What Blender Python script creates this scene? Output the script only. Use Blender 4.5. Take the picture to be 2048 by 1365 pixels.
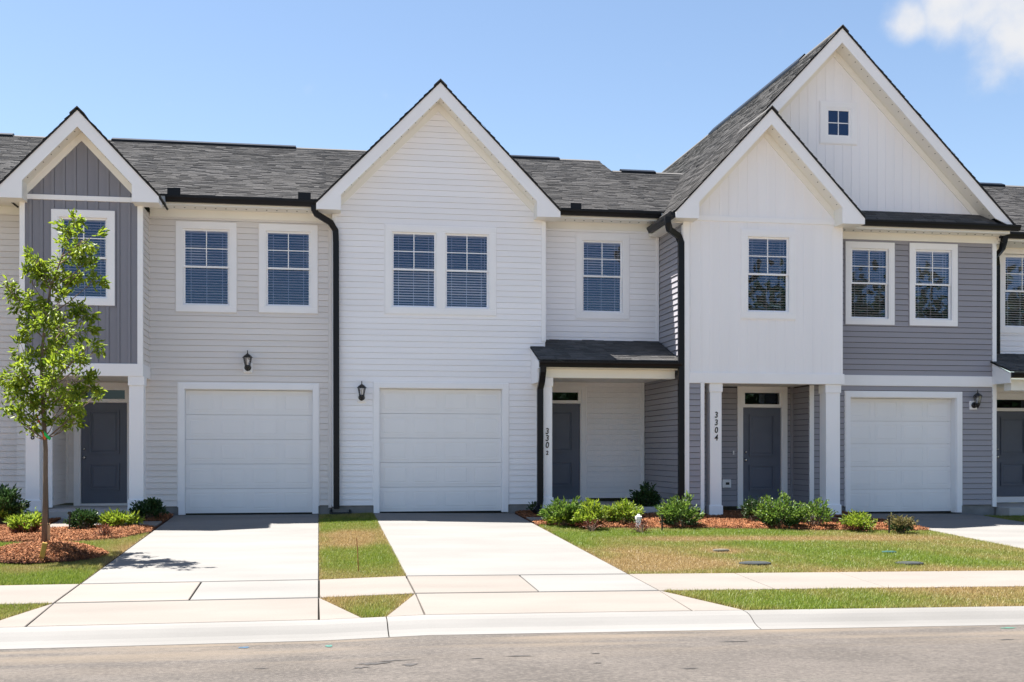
import bpy, bmesh, math, random
import numpy as np
from mathutils import Vector, Matrix
random.seed(7); rng = np.random.default_rng(7)
for o in list(bpy.data.objects): bpy.data.objects.remove(o)
SC = bpy.context.scene; COL = SC.collection
R = math.radians
# ------------------------------------------------------------------ camera
F, CX, HZ, ZC = 2300.0, 1024.0, 903.0, 1.8       # focal length and horizon in photo pixels, camera height
TH = math.atan(386.0 / F)
cam_d = bpy.data.cameras.new('camera'); cam = bpy.data.objects.new('camera', cam_d); COL.objects.link(cam)
cam.location = (0, 0, ZC); cam.rotation_euler = (R(90), 0, -TH)
cam_d.sensor_width = 36; cam_d.lens = F / 2048 * 36; cam_d.shift_y = (HZ - 682.5) / 2048
cam_d.clip_start = .1; cam_d.clip_end = 3000
SC.camera = cam
# ------------------------------------------------------------------ sky, sun, exposure
SUN = Vector((-.335, .225, 1)).normalized()
ELEV = math.asin(SUN.z); AZ = math.atan2(SUN.x, SUN.y)
w = bpy.data.worlds.new('World'); SC.world = w; w.use_nodes = True
nt = w.node_tree; nt.nodes.clear()
def N(t, nt=None, **k):
    n = nt.nodes.new(t)
    for a, b in k.items(): setattr(n, a, b)
    return n
wo = N('ShaderNodeOutputWorld', nt); bg = N('ShaderNodeBackground', nt); sky = N('ShaderNodeTexSky', nt)
sky.sky_type = 'NISHITA'; sky.sun_disc = False; sky.sun_elevation = ELEV; sky.sun_rotation = AZ
sky.air_density = 1.0; sky.dust_density = .5; sky.ozone_density = 1.1; sky.altitude = 100
bg.inputs[1].default_value = .051
# a loose cumulus layer: noise on the sky direction, thick where a cloud bank stands
tc = N('ShaderNodeTexCoord', nt)
def cloud_dir(u, v):
    x = (u - CX) / F; z = (HZ - v) / F
    return Vector((math.sin(TH) + x * math.cos(TH), math.cos(TH) - x * math.sin(TH), z)).normalized()
def cloud_blob(u, v, r0, r1):
    d = N('ShaderNodeVectorMath', nt, operation='DISTANCE'); nt.links.new(tc.outputs['Generated'], d.inputs[0])
    d.inputs[1].default_value = cloud_dir(u, v)
    m = N('ShaderNodeMapRange', nt); m.inputs[1].default_value = r0; m.inputs[2].default_value = r1
    m.inputs[3].default_value = 1; m.inputs[4].default_value = 0
    nt.links.new(d.outputs['Value'], m.inputs[0]); return m.outputs[0]
blobs = [cloud_blob(*b) for b in ((1822, 42, .008, .030), (1895, 18, .012, .044), (1970, 4, .016, .05), (2004, 62, .006, .030), (2060, 20, .02, .055), (2130, -40, .05, .10))]
acc = blobs[0]
for b in blobs[1:]:
    m = N('ShaderNodeMath', nt, operation='MAXIMUM'); nt.links.new(acc, m.inputs[0]); nt.links.new(b, m.inputs[1]); acc = m.outputs[0]
nz = N('ShaderNodeTexNoise', nt); nz.inputs['Scale'].default_value = 26; nz.inputs['Detail'].default_value = 7; nz.inputs['Roughness'].default_value = .55
nt.links.new(tc.outputs['Generated'], nz.inputs['Vector'])
ad = N('ShaderNodeMath', nt, operation='MULTIPLY_ADD'); nt.links.new(nz.outputs['Fac'], ad.inputs[0]); ad.inputs[1].default_value = 1.5; nt.links.new(acc, ad.inputs[2])
cr = N('ShaderNodeMapRange', nt, interpolation_type='SMOOTHSTEP'); cr.inputs[1].default_value = .95; cr.inputs[2].default_value = 2.0
nt.links.new(ad.outputs[0], cr.inputs[0])
mx = N('ShaderNodeMix', nt, data_type='RGBA'); nt.links.new(cr.outputs[0], mx.inputs[0]); nt.links.new(sky.outputs[0], mx.inputs[6])
mx.inputs[7].default_value = (4.5, 4.55, 4.7, 1)
nt.links.new(mx.outputs[2], bg.inputs[0]); nt.links.new(bg.outputs[0], wo.inputs[0])
sd = bpy.data.lights.new('sun', 'SUN'); sd.energy = 5.0; sd.angle = R(.53); sd.color = (1, .955, .89)
sun = bpy.data.objects.new('sun', sd); COL.objects.link(sun); sun.location = (-8, 10, 30)
sun.rotation_euler = SUN.to_track_quat('Z', 'Y').to_euler()
SC.view_settings.view_transform = 'Standard'; SC.view_settings.look = 'None'
SC.view_settings.exposure = 1.9; SC.view_settings.gamma = 1; SC.view_settings.use_curve_mapping = False
SC.cycles.max_bounces = 8; SC.cycles.transparent_max_bounces = 12; SC.cycles.use_denoising = True
# ------------------------------------------------------------------ photo pixel -> place, ground heights
def PX(u, Y): return Y * math.tan(math.atan((u - CX) / F) + TH)
def PZ(u, v, Y): return ZC + (HZ - v) / F * Y / (math.cos(TH) - (u - CX) / F * math.sin(TH))
SWB, SWF, KB, KF = 14.06, 12.72, 11.52, 11.0      # sidewalk back / front, kerb back, road edge (distance from camera)
def gz(X, Y):
    p = np.interp(Y, [-60, -2, 2.6, 6.5, KF, KB, SWF, 22.7, 40, 200], [-1.55, -1.6, -1.80, -1.715, -1.79, -1.665, -1.594, -1.235, -1.235, -1.6])
    return ZC + p + np.interp(X, [-60, 0, 1.05, 60], [0, 0, .025, -.5])
def GROUND(u, v):
    Y = 16.0
    for _ in range(60):
        X = PX(u, Y); h = ZC - float(gz(X, Y))
        Y = .5 * Y + .5 * h * F * (math.cos(TH) - (u - CX) / F * math.sin(TH)) / (v - HZ)
    return PX(u, Y), Y, float(gz(PX(u, Y), Y))
# ------------------------------------------------------------------ materials
MATS = {}
def mat(name, col, rough=.55, var=.08, vscale=1.5, bump=0, bscale=60, island=0, objvar=0, spec=.3, fine=0, fscale=300, metal=0, stretch=None):
    if name in MATS: return MATS[name]
    m = bpy.data.materials.new(name); m.use_nodes = True; nt = m.node_tree; nt.nodes.clear()
    out = N('ShaderNodeOutputMaterial', nt); b = N('ShaderNodeBsdfPrincipled', nt)
    b.inputs['Roughness'].default_value = rough; b.inputs['Specular IOR Level'].default_value = spec; b.inputs['Metallic'].default_value = metal
    geo = N('ShaderNodeNewGeometry', nt)
    vec = geo.outputs['Position']
    if stretch:
        mp = N('ShaderNodeMapping', nt); mp.inputs['Scale'].default_value = stretch; nt.links.new(vec, mp.inputs[0]); vec = mp.outputs[0]
    n1 = N('ShaderNodeTexNoise', nt); n1.inputs['Scale'].default_value = vscale; n1.inputs['Detail'].default_value = 6
    nt.links.new(vec, n1.inputs['Vector'])
    val = N('ShaderNodeMapRange', nt); val.inputs[1].default_value = .3; val.inputs[2].default_value = .7; val.inputs[3].default_value = 1 - var; val.inputs[4].default_value = 1 + var
    nt.links.new(n1.outputs['Fac'], val.inputs[0]); fac = val.outputs[0]
    def mul(f, src, amt):
        mr = N('ShaderNodeMapRange', nt); mr.inputs[3].default_value = 1 - amt; mr.inputs[4].default_value = 1 + amt; nt.links.new(src, mr.inputs[0])
        mm = N('ShaderNodeMath', nt, operation='MULTIPLY'); nt.links.new(f, mm.inputs[0]); nt.links.new(mr.outputs[0], mm.inputs[1]); return mm.outputs[0]
    if island: fac = mul(fac, geo.outputs['Random Per Island'], island)
    if objvar:
        oi = N('ShaderNodeObjectInfo', nt); fac = mul(fac, oi.outputs['Random'], objvar)
    if fine:
        n2 = N('ShaderNodeTexNoise', nt); n2.inputs['Scale'].default_value = fscale; n2.inputs['Detail'].default_value = 2; nt.links.new(vec, n2.inputs['Vector'])
        mr = N('ShaderNodeMapRange', nt); mr.inputs[1].default_value = .3; mr.inputs[2].default_value = .7; mr.inputs[3].default_value = 1 - fine; mr.inputs[4].default_value = 1 + fine; nt.links.new(n2.outputs['Fac'], mr.inputs[0])
        mm = N('ShaderNodeMath', nt, operation='MULTIPLY'); nt.links.new(fac, mm.inputs[0]); nt.links.new(mr.outputs[0], mm.inputs[1]); fac = mm.outputs[0]
    vm = N('ShaderNodeVectorMath', nt, operation='SCALE'); vm.inputs[0].default_value = col; nt.links.new(fac, vm.inputs['Scale'])
    nt.links.new(vm.outputs[0], b.inputs['Base Color'])
    if bump:
        n3 = N('ShaderNodeTexNoise', nt); n3.inputs['Scale'].default_value = bscale; n3.inputs['Detail'].default_value = 4; nt.links.new(vec, n3.inputs['Vector'])
        bp = N('ShaderNodeBump', nt); bp.inputs['Strength'].default_value = bump; bp.inputs['Distance'].default_value = .01
        nt.links.new(n3.outputs['Fac'], bp.inputs['Height']); nt.links.new(bp.outputs[0], b.inputs['Normal'])
    nt.links.new(b.outputs[0], out.inputs[0]); MATS[name] = m; return m
def nodes_of(m): return m.node_tree
SID_B = mat('siding_beige', (.755, .715, .69), .5, .03, .8, .15, 40, objvar=.03, stretch=(.3, .3, 3))
SID_W = mat('siding_white', (.90, .885, .90), .5, .02, .8, .15, 40, objvar=.02, stretch=(.3, .3, 3))
SID_G = mat('siding_grey', (.325, .315, .345), .5, .03, .8, .15, 40, objvar=.05, stretch=(.3, .3, 3))
BAT_G = mat('batten_grey', (.235, .235, .27), .5, .03, .8, .1, 40, objvar=.03, stretch=(3, 3, .3))
TRIM = mat('trim_white', (.91, .90, .91), .4, .02, 2)
SOFF = mat('soffit_white', (.86, .84, .79), .5, .02, 2)
GUT = mat('gutter_black', (.007, .008, .011), .4, .1, 3, spec=.22)
DOORM = mat('door_slate', (.125, .142, .185), .45, .04, 3, .05, 90)
GARM = mat('garage_white', (.86, .845, .84), .45, .02, 2, .12, 120, stretch=(1, 1, .15))
SHIN = mat('shingles', (.088, .0855, .085), .9, .12, .5, .6, 400, island=.26, fine=.35, fscale=220)
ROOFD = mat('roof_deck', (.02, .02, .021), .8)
CONC = mat('foundation_concrete', (.24, .235, .23), .9, .2, 4, .3, 80)
ROOM = mat('room_dark', (.012, .012, .014), .9)
BLIND = mat('blind_white', (.82, .84, .86), .5)
BLACK = mat('black_metal', (.012, .012, .013), .35, .1, 20, spec=.5)
CHROME = mat('satin_nickel', (.6, .58, .55), .25, .05, 20, metal=1)
FROST = mat('lamp_glass', (.8, .8, .78), .15)
def concrete(name, col, broom=1.0):
    m = mat(name, col, .85, .10, 1.1, .25, 150, objvar=.05, fine=.05, fscale=160, stretch=(.5, 1.6, 1)); return m
DRIVE = concrete('driveway_concrete', (.168, .162, .154)); WALKM = concrete('sidewalk_concrete', (.170, .152, .136)); KERBM = concrete('kerb_concrete', (.165, .160, .153))
MULCH_S = mat('mulch_soil', (.10, .04, .025), .95, .3, 8, .8, 60)
SOIL = mat('thatch', (.075, .05, .026), .95, .3, 5, .8, 80)
WOOD = mat('stake_wood', (.42, .30, .17), .8, .2, 8, .3, 60, stretch=(4, 4, .4))
BARK = mat('bark', (.16, .115, .085), .9, .25, 12, .7, 70, stretch=(1, 1, .3))
GREYPL = mat('grey_plastic', (.045, .05, .052), .95, .15, 12, spec=.05)
def asphalt():
    m = mat('asphalt', (.088, .077, .069), .9, .22, .9, .8, 250, fine=.38, fscale=130); nt = m.node_tree
    b = [n for n in nt.nodes if n.type == 'BSDF_PRINCIPLED'][0]; src = b.inputs['Base Color'].links[0].from_socket
    geo = N('ShaderNodeNewGeometry', nt)
    def layer(src, scale, st, lo, hi, col, ymask=None, amt=1):
        mp = N('ShaderNodeMapping', nt); mp.inputs['Scale'].default_value = st; nt.links.new(geo.outputs['Position'], mp.inputs[0])
        n = N('ShaderNodeTexNoise', nt); n.inputs['Scale'].default_value = scale; n.inputs['Detail'].default_value = 6; nt.links.new(mp.outputs[0], n.inputs['Vector'])
        mr = N('ShaderNodeMapRange', nt); mr.inputs[1].default_value = lo; mr.inputs[2].default_value = hi; mr.inputs[4].default_value = amt; nt.links.new(n.outputs['Fac'], mr.inputs[0]); f = mr.outputs[0]
        if ymask:
            sx = N('ShaderNodeSeparateXYZ', nt); nt.links.new(geo.outputs['Position'], sx.inputs[0])
            my = N('ShaderNodeMapRange', nt); my.inputs[1].default_value = ymask[0]; my.inputs[2].default_value = ymask[1]; nt.links.new(sx.outputs['Y'], my.inputs[0])
            mm = N('ShaderNodeMath', nt, operation='MULTIPLY'); nt.links.new(f, mm.inputs[0]); nt.links.new(my.outputs[0], mm.inputs[1]); f = mm.outputs[0]
        mx = N('ShaderNodeMix', nt, data_type='RGBA'); nt.links.new(f, mx.inputs[0]); nt.links.new(src, mx.inputs[6]); mx.inputs[7].default_value = (*col, 1); return mx.outputs[2]
    src = layer(src, 2.2, (.35, 1.2, 1), .47, .78, (.058, .051, .046), None, .75)              # darker worn patches
    src = layer(src, 26, (1, 1, 1), .46, .68, (.14, .123, .108), None, .6)                     # coarse stone
    src = layer(src, 21, (1, 1, 1), .48, .7, (.045, .04, .037), None, .55)
    src = layer(src, 1.6, (.22, 1.9, 1), .42, .66, (.155, .125, .095), (9.3, 10.9), .9)      # dried mud washed along the gutter
    src = layer(src, 7, (.6, 2.2, 1), .66, .72, (.05, .046, .043), None, .7)               # oil and tyre marks
    src = layer(src, 90, (1, 1, 1), .74, .78, (.5, .48, .46), None, .6)                    # pale stone chips
    nt.links.new(src, b.inputs['Base Color']); return m
ASPH = asphalt()
def glass(name, tint, base, dark=.75):
    m = bpy.data.materials.new(name); m.use_nodes = True; nt = m.node_tree; nt.nodes.clear()
    out = N('ShaderNodeOutputMaterial', nt); t = N('ShaderNodeBsdfTransparent', nt); t.inputs[0].default_value = (dark, dark, dark * 1.03, 1)
    g = N('ShaderNodeBsdfGlossy', nt); g.inputs[0].default_value = (*tint, 1); g.inputs['Roughness'].default_value = .01
    lw = N('ShaderNodeFresnel', nt); lw.inputs[0].default_value = 1.5
    mr = N('ShaderNodeMapRange', nt); mr.inputs[3].default_value = base; mr.inputs[4].default_value = 1; nt.links.new(lw.outputs[0], mr.inputs[0])
    nz = N('ShaderNodeTexNoise', nt); nz.inputs['Scale'].default_value = 1.3; bp = N('ShaderNodeBump', nt); bp.inputs['Strength'].default_value = .06; bp.inputs['Distance'].default_value = .02
    geo = N('ShaderNodeNewGeometry', nt); nt.links.new(geo.outputs['Position'], nz.inputs['Vector']); nt.links.new(nz.outputs['Fac'], bp.inputs['Height']); nt.links.new(bp.outputs[0], g.inputs['Normal'])
    ms = N('ShaderNodeMixShader', nt); nt.links.new(mr.outputs[0], ms.inputs[0]); nt.links.new(t.outputs[0], ms.inputs[1]); nt.links.new(g.outputs[0], ms.inputs[2]); nt.links.new(ms.outputs[0], out.inputs[0]); return m
GLASS = glass('window_glass', (.30, .47, .78), .09, .9); GLASS_D = glass('transom_glass', (.5, .6, .7), .03, .5); LGLASS = glass('lantern_glass', (.9, .9, .9), .12, .95)
def leafmat(name, c1, c2, trans=.35, attr=None):
    m = bpy.data.materials.new(name); m.use_nodes = True; nt = m.node_tree; nt.nodes.clear()
    out = N('ShaderNodeOutputMaterial', nt); geo = N('ShaderNodeNewGeometry', nt)
    mx = N('ShaderNodeMix', nt, data_type='RGBA'); mx.inputs[6].default_value = (*c1, 1); mx.inputs[7].default_value = (*c2, 1); nt.links.new(geo.outputs['Random Per Island'], mx.inputs[0])
    src = mx.outputs[2]
    if attr:
        at = N('ShaderNodeAttribute', nt); at.attribute_name = 'dry'
        n = N('ShaderNodeMix', nt, data_type='RGBA'); n.inputs[6].default_value = (*attr[0], 1); n.inputs[7].default_value = (*attr[1], 1); nt.links.new(geo.outputs['Random Per Island'], n.inputs[0])
        q = N('ShaderNodeMix', nt, data_type='RGBA'); nt.links.new(at.outputs['Fac'], q.inputs[0]); nt.links.new(src, q.inputs[6]); nt.links.new(n.outputs[2], q.inputs[7]); src = q.outputs[2]
    d = N('ShaderNodeBsdfPrincipled', nt); d.inputs['Roughness'].default_value = .45; d.inputs['Specular IOR Level'].default_value = .35; nt.links.new(src, d.inputs['Base Color'])
    t = N('ShaderNodeBsdfTranslucent', nt); nt.links.new(src, t.inputs[0])
    ms = N('ShaderNodeMixShader', nt); ms.inputs[0].default_value = trans; nt.links.new(d.outputs[0], ms.inputs[1]); nt.links.new(t.outputs[0], ms.inputs[2]); nt.links.new(ms.outputs[0], out.inputs[0]); return m
GRASS = leafmat('grass_blades', (.065, .125, .010), (.225, .285, .035), .35, ((.22, .14, .05), (.46, .34, .155)))
TREEL = leafmat('tree_leaves', (.09, .16, .012), (.30, .37, .03), .5)
L_DARK = leafmat('leaf_dark', (.022, .055, .014), (.05, .10, .028), .25)
L_LIME = leafmat('leaf_lime', (.11, .19, .014), (.30, .37, .04), .45)
L_MID = leafmat('leaf_mid', (.045, .11, .015), (.17, .25, .04), .4)
L_RED = leafmat('leaf_red', (.10, .03, .022), (.20, .07, .035), .3)
L_OLIVE = leafmat('leaf_olive', (.10, .11, .035), (.24, .19, .08), .3)
CHIPM = mat('mulch_chips', (.24, .10, .043), .9, .2, 3, island=.6)
# ------------------------------------------------------------------ mesh tools
class MB:
    def __init__(s): s.v = []; s.f = []
    def hexa(s, p):      # p: 4 bottom + 4 top corners
        n = len(s.v); s.v += [tuple(q) for q in p]
        s.f += [tuple(n + i for i in q) for q in ((0, 3, 2, 1), (4, 5, 6, 7), (0, 1, 5, 4), (1, 2, 6, 5), (2, 3, 7, 6), (3, 0, 4, 7))]; return s
    def box(s, x0, x1, y0, y1, z0, z1):
        return s.hexa([(x0, y0, z0), (x1, y0, z0), (x1, y1, z0), (x0, y1, z0), (x0, y0, z1), (x1, y0, z1), (x1, y1, z1), (x0, y1, z1)])
    def prism(s, poly, f0, f1):   # poly 2-D points; f0/f1 map them to the two faces
        n = len(s.v); k = len(poly); s.v += [tuple(f0(*p)) for p in poly] + [tuple(f1(*p)) for p in poly]
        s.f += [tuple(n + i for i in range(k))[::-1], tuple(n + k + i for i in range(k))] + [(n + i, n + (i + 1) % k, n + k + (i + 1) % k, n + k + i) for i in range(k)]; return s
    def face(s, pts):
        n = len(s.v); s.v += [tuple(p) for p in pts]; s.f.append(tuple(range(n, n + len(pts)))); return s
    def tube(s, path, rad, k=8, rect=None):
        path = [Vector(p) for p in path]; n = len(s.v); L = len(path)
        if not hasattr(rad, '__len__'): rad = [rad] * L
        for i, p in enumerate(path):
            t = (path[min(i + 1, L - 1)] - path[max(i - 1, 0)]).normalized()
            up = Vector((0, 1, 0)) if abs(t.y) < .9 else Vector((1, 0, 0))
            a = t.cross(up).normalized(); b = t.cross(a)
            if rect: ring = [a * x * rect[0] / 2 + b * y * rect[1] / 2 for x, y in ((-1, -1), (1, -1), (1, 1), (-1, 1))]
            else: ring = [(a * math.cos(2 * math.pi * j / k) + b * math.sin(2 * math.pi * j / k)) * rad[i] for j in range(k)]
            s.v += [tuple(p + r) for r in ring]
        if rect: k = 4
        for i in range(L - 1):
            for j in range(k): s.f.append((n + i * k + j, n + i * k + (j + 1) % k, n + (i + 1) * k + (j + 1) % k, n + (i + 1) * k + j))
        s.f += [tuple(n + j for j in range(k))[::-1], tuple(n + (L - 1) * k + j for j in range(k))]; return s
    def lathe(s, c, prof, k=16):
        n = len(s.v); L = len(prof)
        for r, z in prof: s.v += [(c[0] + r * math.cos(2 * math.pi * j / k), c[1] + r * math.sin(2 * math.pi * j / k), c[2] + z) for j in range(k)]
        for i in range(L - 1):
            for j in range(k): s.f.append((n + i * k + j, n + i * k + (j + 1) % k, n + (i + 1) * k + (j + 1) % k, n + (i + 1) * k + j))
        s.f += [tuple(n + j for j in range(k))[::-1], tuple(n + (L - 1) * k + j for j in range(k))]; return s
    def build(s, name, m, parent=None, smooth=False, bevel=0):
        me = bpy.data.meshes.new(name); me.from_pydata(s.v, [], s.f)
        bm = bmesh.new(); bm.from_mesh(me); bmesh.ops.recalc_face_normals(bm, faces=bm.faces)
        if bevel: bmesh.ops.bevel(bm, geom=bm.edges[:], offset=bevel, segments=1, affect='EDGES', clamp_overlap=True)
        bm.to_mesh(me); bm.free()
        if smooth: me.shade_smooth()
        me.materials.append(m); return link(name, me, parent)
def link(name, data, parent=None):
    o = bpy.data.objects.new(name, data); COL.objects.link(o)
    if parent is not None:
        o.parent = parent; p = Vector((0, 0, 0)); q = parent
        while q is not None: p += q.location; q = q.parent
        o.location = -p                 # parents are only moved, never turned
    return o
def thing(name, label, cat, loc=(0, 0, 0), group=None):
    o = bpy.data.objects.new(name, None); COL.objects.link(o); o.location = loc; o.empty_display_size = .3
    return tag(o, label, cat, group)
def tag(o, label, cat=None, group=None, kind=None):
    o['label'] = label
    if cat: o['category'] = cat
    if group: o['group'] = group
    if kind: o['kind'] = kind
    return o
def np_mesh(name, V, k, m, parent=None, attr=None):
    """V: (n,k,3) separate k-gons"""
    n = len(V); me = bpy.data.meshes.new(name); me.vertices.add(n * k); me.vertices.foreach_set('co', V.reshape(-1).astype(np.float32))
    me.loops.add(n * k); me.loops.foreach_set('vertex_index', np.arange(n * k, dtype=np.int32))
    me.polygons.add(n); me.polygons.foreach_set('loop_start', np.arange(0, n * k, k, dtype=np.int32))
    if attr is not None:
        a = me.attributes.new('dry', 'FLOAT', 'POINT'); a.data.foreach_set('value', np.repeat(attr, k).astype(np.float32))
    me.update(); me.validate(); me.materials.append(m); return link(name, me, parent)
class Fr:                                   # a wall plane: a runs along it, z up, d out of it
    def __init__(s, kind, pos): s.k = kind; s.p = pos
    def __call__(s, a, z, d=0): return {'front': (a, s.p - d, z), 'left': (s.p - d, a, z), 'right': (s.p + d, a, z)}[s.k]
    def box(s, mb, a0, a1, z0, z1, d0, d1):
        return mb.hexa([s(a0, z0, d0), s(a1, z0, d0), s(a1, z0, d1), s(a0, z0, d1), s(a0, z1, d0), s(a1, z1, d0), s(a1, z1, d1), s(a0, z1, d1)])
def slice_h(poly, z):                       # a-range of a convex outline at height z
    xs = []
    for (a0, z0), (a1, z1) in zip(poly, poly[1:] + poly[:1]):
        if (z0 - z) * (z1 - z) <= 0 and z0 != z1: xs.append(a0 + (a1 - a0) * (z - z0) / (z1 - z0))
    return (min(xs), max(xs)) if len(xs) > 1 else None
def slice_v(poly, a):
    r = slice_h([(q, p) for p, q in poly], a); return r
def sheathing(house, fr, poly, holes, m, name='wall'):
    zs = sorted({z for _, z in poly}); mb = MB(); zr = max(z for _, z in poly); z0 = zs[0]
    rect_top = min(slice_v(poly, min(a for a, _ in poly) + 1e-4)[1], slice_v(poly, max(a for a, _ in poly) - 1e-4)[1])
    A0 = min(a for a, _ in poly); A1 = max(a for a, _ in poly)
    cs = sorted({A0, A1, *[h[0] for h in holes], *[h[1] for h in holes]}); rs = sorted({z0, rect_top, *[max(z0, min(h[2], rect_top)) for h in holes], *[max(z0, min(h[3], rect_top)) for h in holes]})
    for a0, a1 in zip(cs, cs[1:]):
        run = None
        for b0, b1 in zip(rs, rs[1:]):
            if a1 - a0 < 1e-4 or b1 - b0 < 1e-4: continue
            if any(h[0] < (a0 + a1) / 2 < h[1] and h[2] < (b0 + b1) / 2 < h[3] for h in holes): continue
            fr.box(mb, a0, a1, b0, b1, -.11, -.012)
    if zr > rect_top + .01:
        top = [(A0, rect_top)] + [(A1, rect_top)] + [p for p in poly if p[1] > rect_top + .01]
        mb.prism(top, lambda a, z: fr(a, z, -.11), lambda a, z: fr(a, z, -.012))
    return mb.build(name, m, house)
PITCH = .1155
def siding(house, fr, poly, holes, m, name='wall', pitch=PITCH):
    lip, gp = (.0115, .004) if m is SID_W else (.014, .005) if m is SID_B else (.018, .008)
    wall = sheathing(house, fr, poly, holes, ROOFD if m is SID_G else m, name)  # near-black backing under the grey boards paints in the lap shadow lines
    z = min(q for _, q in poly); top = max(q for _, q in poly)
    while z < top - .02:
        z1 = min(z + pitch - gp, top - .001); r0 = slice_h(poly, z + 1e-4); r1 = slice_h(poly, z1)
        if r0 and r1:
            brk = sorted({min(r0[0], r1[0]), max(r0[1], r1[1])} | {x for h in holes if h[2] < z1 and h[3] > z for x in h[:2]})
            cells = []
            for a0, a1 in zip(brk, brk[1:]):
                if a1 - a0 < .004: continue
                c = (a0 + a1) / 2; rng_ = [(z, z1)]
                for h in holes:
                    if h[0] < c < h[1]: rng_ = [q for lo, hi in rng_ for q in ((lo, min(hi, h[2])), (max(lo, h[3]), hi)) if q[1] - q[0] > .008]
                for q in rng_:
                    if cells and cells[-1][1] == a0 and cells[-1][2:] == q: cells[-1] = (cells[-1][0], a1, *q)
                    else: cells.append((a0, a1, *q))
            for a0, a1, b0, b1 in cells:
                l0, l1 = (a0, a0); h0, h1 = (a1, a1)
                if a0 == brk[0]: l0, l1 = r0[0], r1[0]
                if a1 == brk[-1]: h0, h1 = r0[1], r1[1]
                if h0 - l0 < .02: continue
                dt, db = .004, .004 + lip * (z1 - b0) / pitch
                MB().hexa([fr(l0, b0, -.008), fr(h0, b0, -.008), fr(h0, b0, db), fr(l0, b0, db), fr(l1, b1, -.008), fr(h1, b1, -.008), fr(h1, b1, dt), fr(l1, b1, dt)]).build('siding_board', m, wall)
        z += pitch
    return wall
def battens(house, fr, poly, holes, m, pitch=.2, bw=.05, name='wall'):
    wall = sheathing(house, fr, poly, holes, m, name)
    A0 = min(a for a, _ in poly); A1 = max(a for a, _ in poly); n = max(1, round((A1 - A0) / pitch)); p = (A1 - A0) / n
    for i in range(n):
        a0 = A0 + i * p; a1 = a0 + p; e = 1e-4
        bins = {}
        for x0, x1, d in ((a0 + (.004 if m is BAT_G else .0015), a1 - bw, .004), (a1 - bw, a1, .022 if m is BAT_G else .011)):
            cuts = sorted({x0, x1, *[h[j] for h in holes for j in (0, 1) if x0 < h[j] < x1]})
            for c0, c1 in zip(cuts, cuts[1:]):
                s0 = slice_v(poly, min(max(c0, A0 + e), A1 - e)); s1 = slice_v(poly, min(max(c1, A0 + e), A1 - e)); c = (c0 + c1) / 2
                if not s0 or not s1: continue
                segs = [(s0[0], s0[1], s1[0], s1[1])]
                for h in holes:
                    if h[0] < c < h[1]: segs = [q for a, b, cc, dd in segs for q in ((a, min(b, h[2]), cc, min(dd, h[2])), (max(a, h[3]), b, max(cc, h[3]), dd)) if q[1] - q[0] > .01 or q[3] - q[2] > .01]
                for si, (a, b, cc, dd) in enumerate(segs):
                    bins.setdefault(si if len(segs) > 1 else (1 if any(h[0] < c < h[1] and a >= h[3] - .01 for h in holes) else 0), MB()).hexa([fr(c0, a, -.01), fr(c1, cc, -.01), fr(c1, cc, d), fr(c0, a, d), fr(c0, b, -.01), fr(c1, dd, -.01), fr(c1, dd, d), fr(c0, b, d)])
        for mb in bins.values(): mb.build('batten_board', m, wall)
    return wall
def hole(rect, m=.05): return (rect[0] + m, rect[1] - m, rect[2] + m, rect[3] - m)
def frame_boxes(mb, fr, r, w, d0, d1):
    a0, a1, z0, z1 = r
    fr.box(mb, a0, a1, z1 - w, z1, d0, d1); fr.box(mb, a0, a1, z0, z0 + w, d0, d1)
    fr.box(mb, a0, a0 + w, z0 + w, z1 - w, d0, d1); fr.box(mb, a1 - w, a1, z0 + w, z1 - w, d0, d1); return mb
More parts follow.
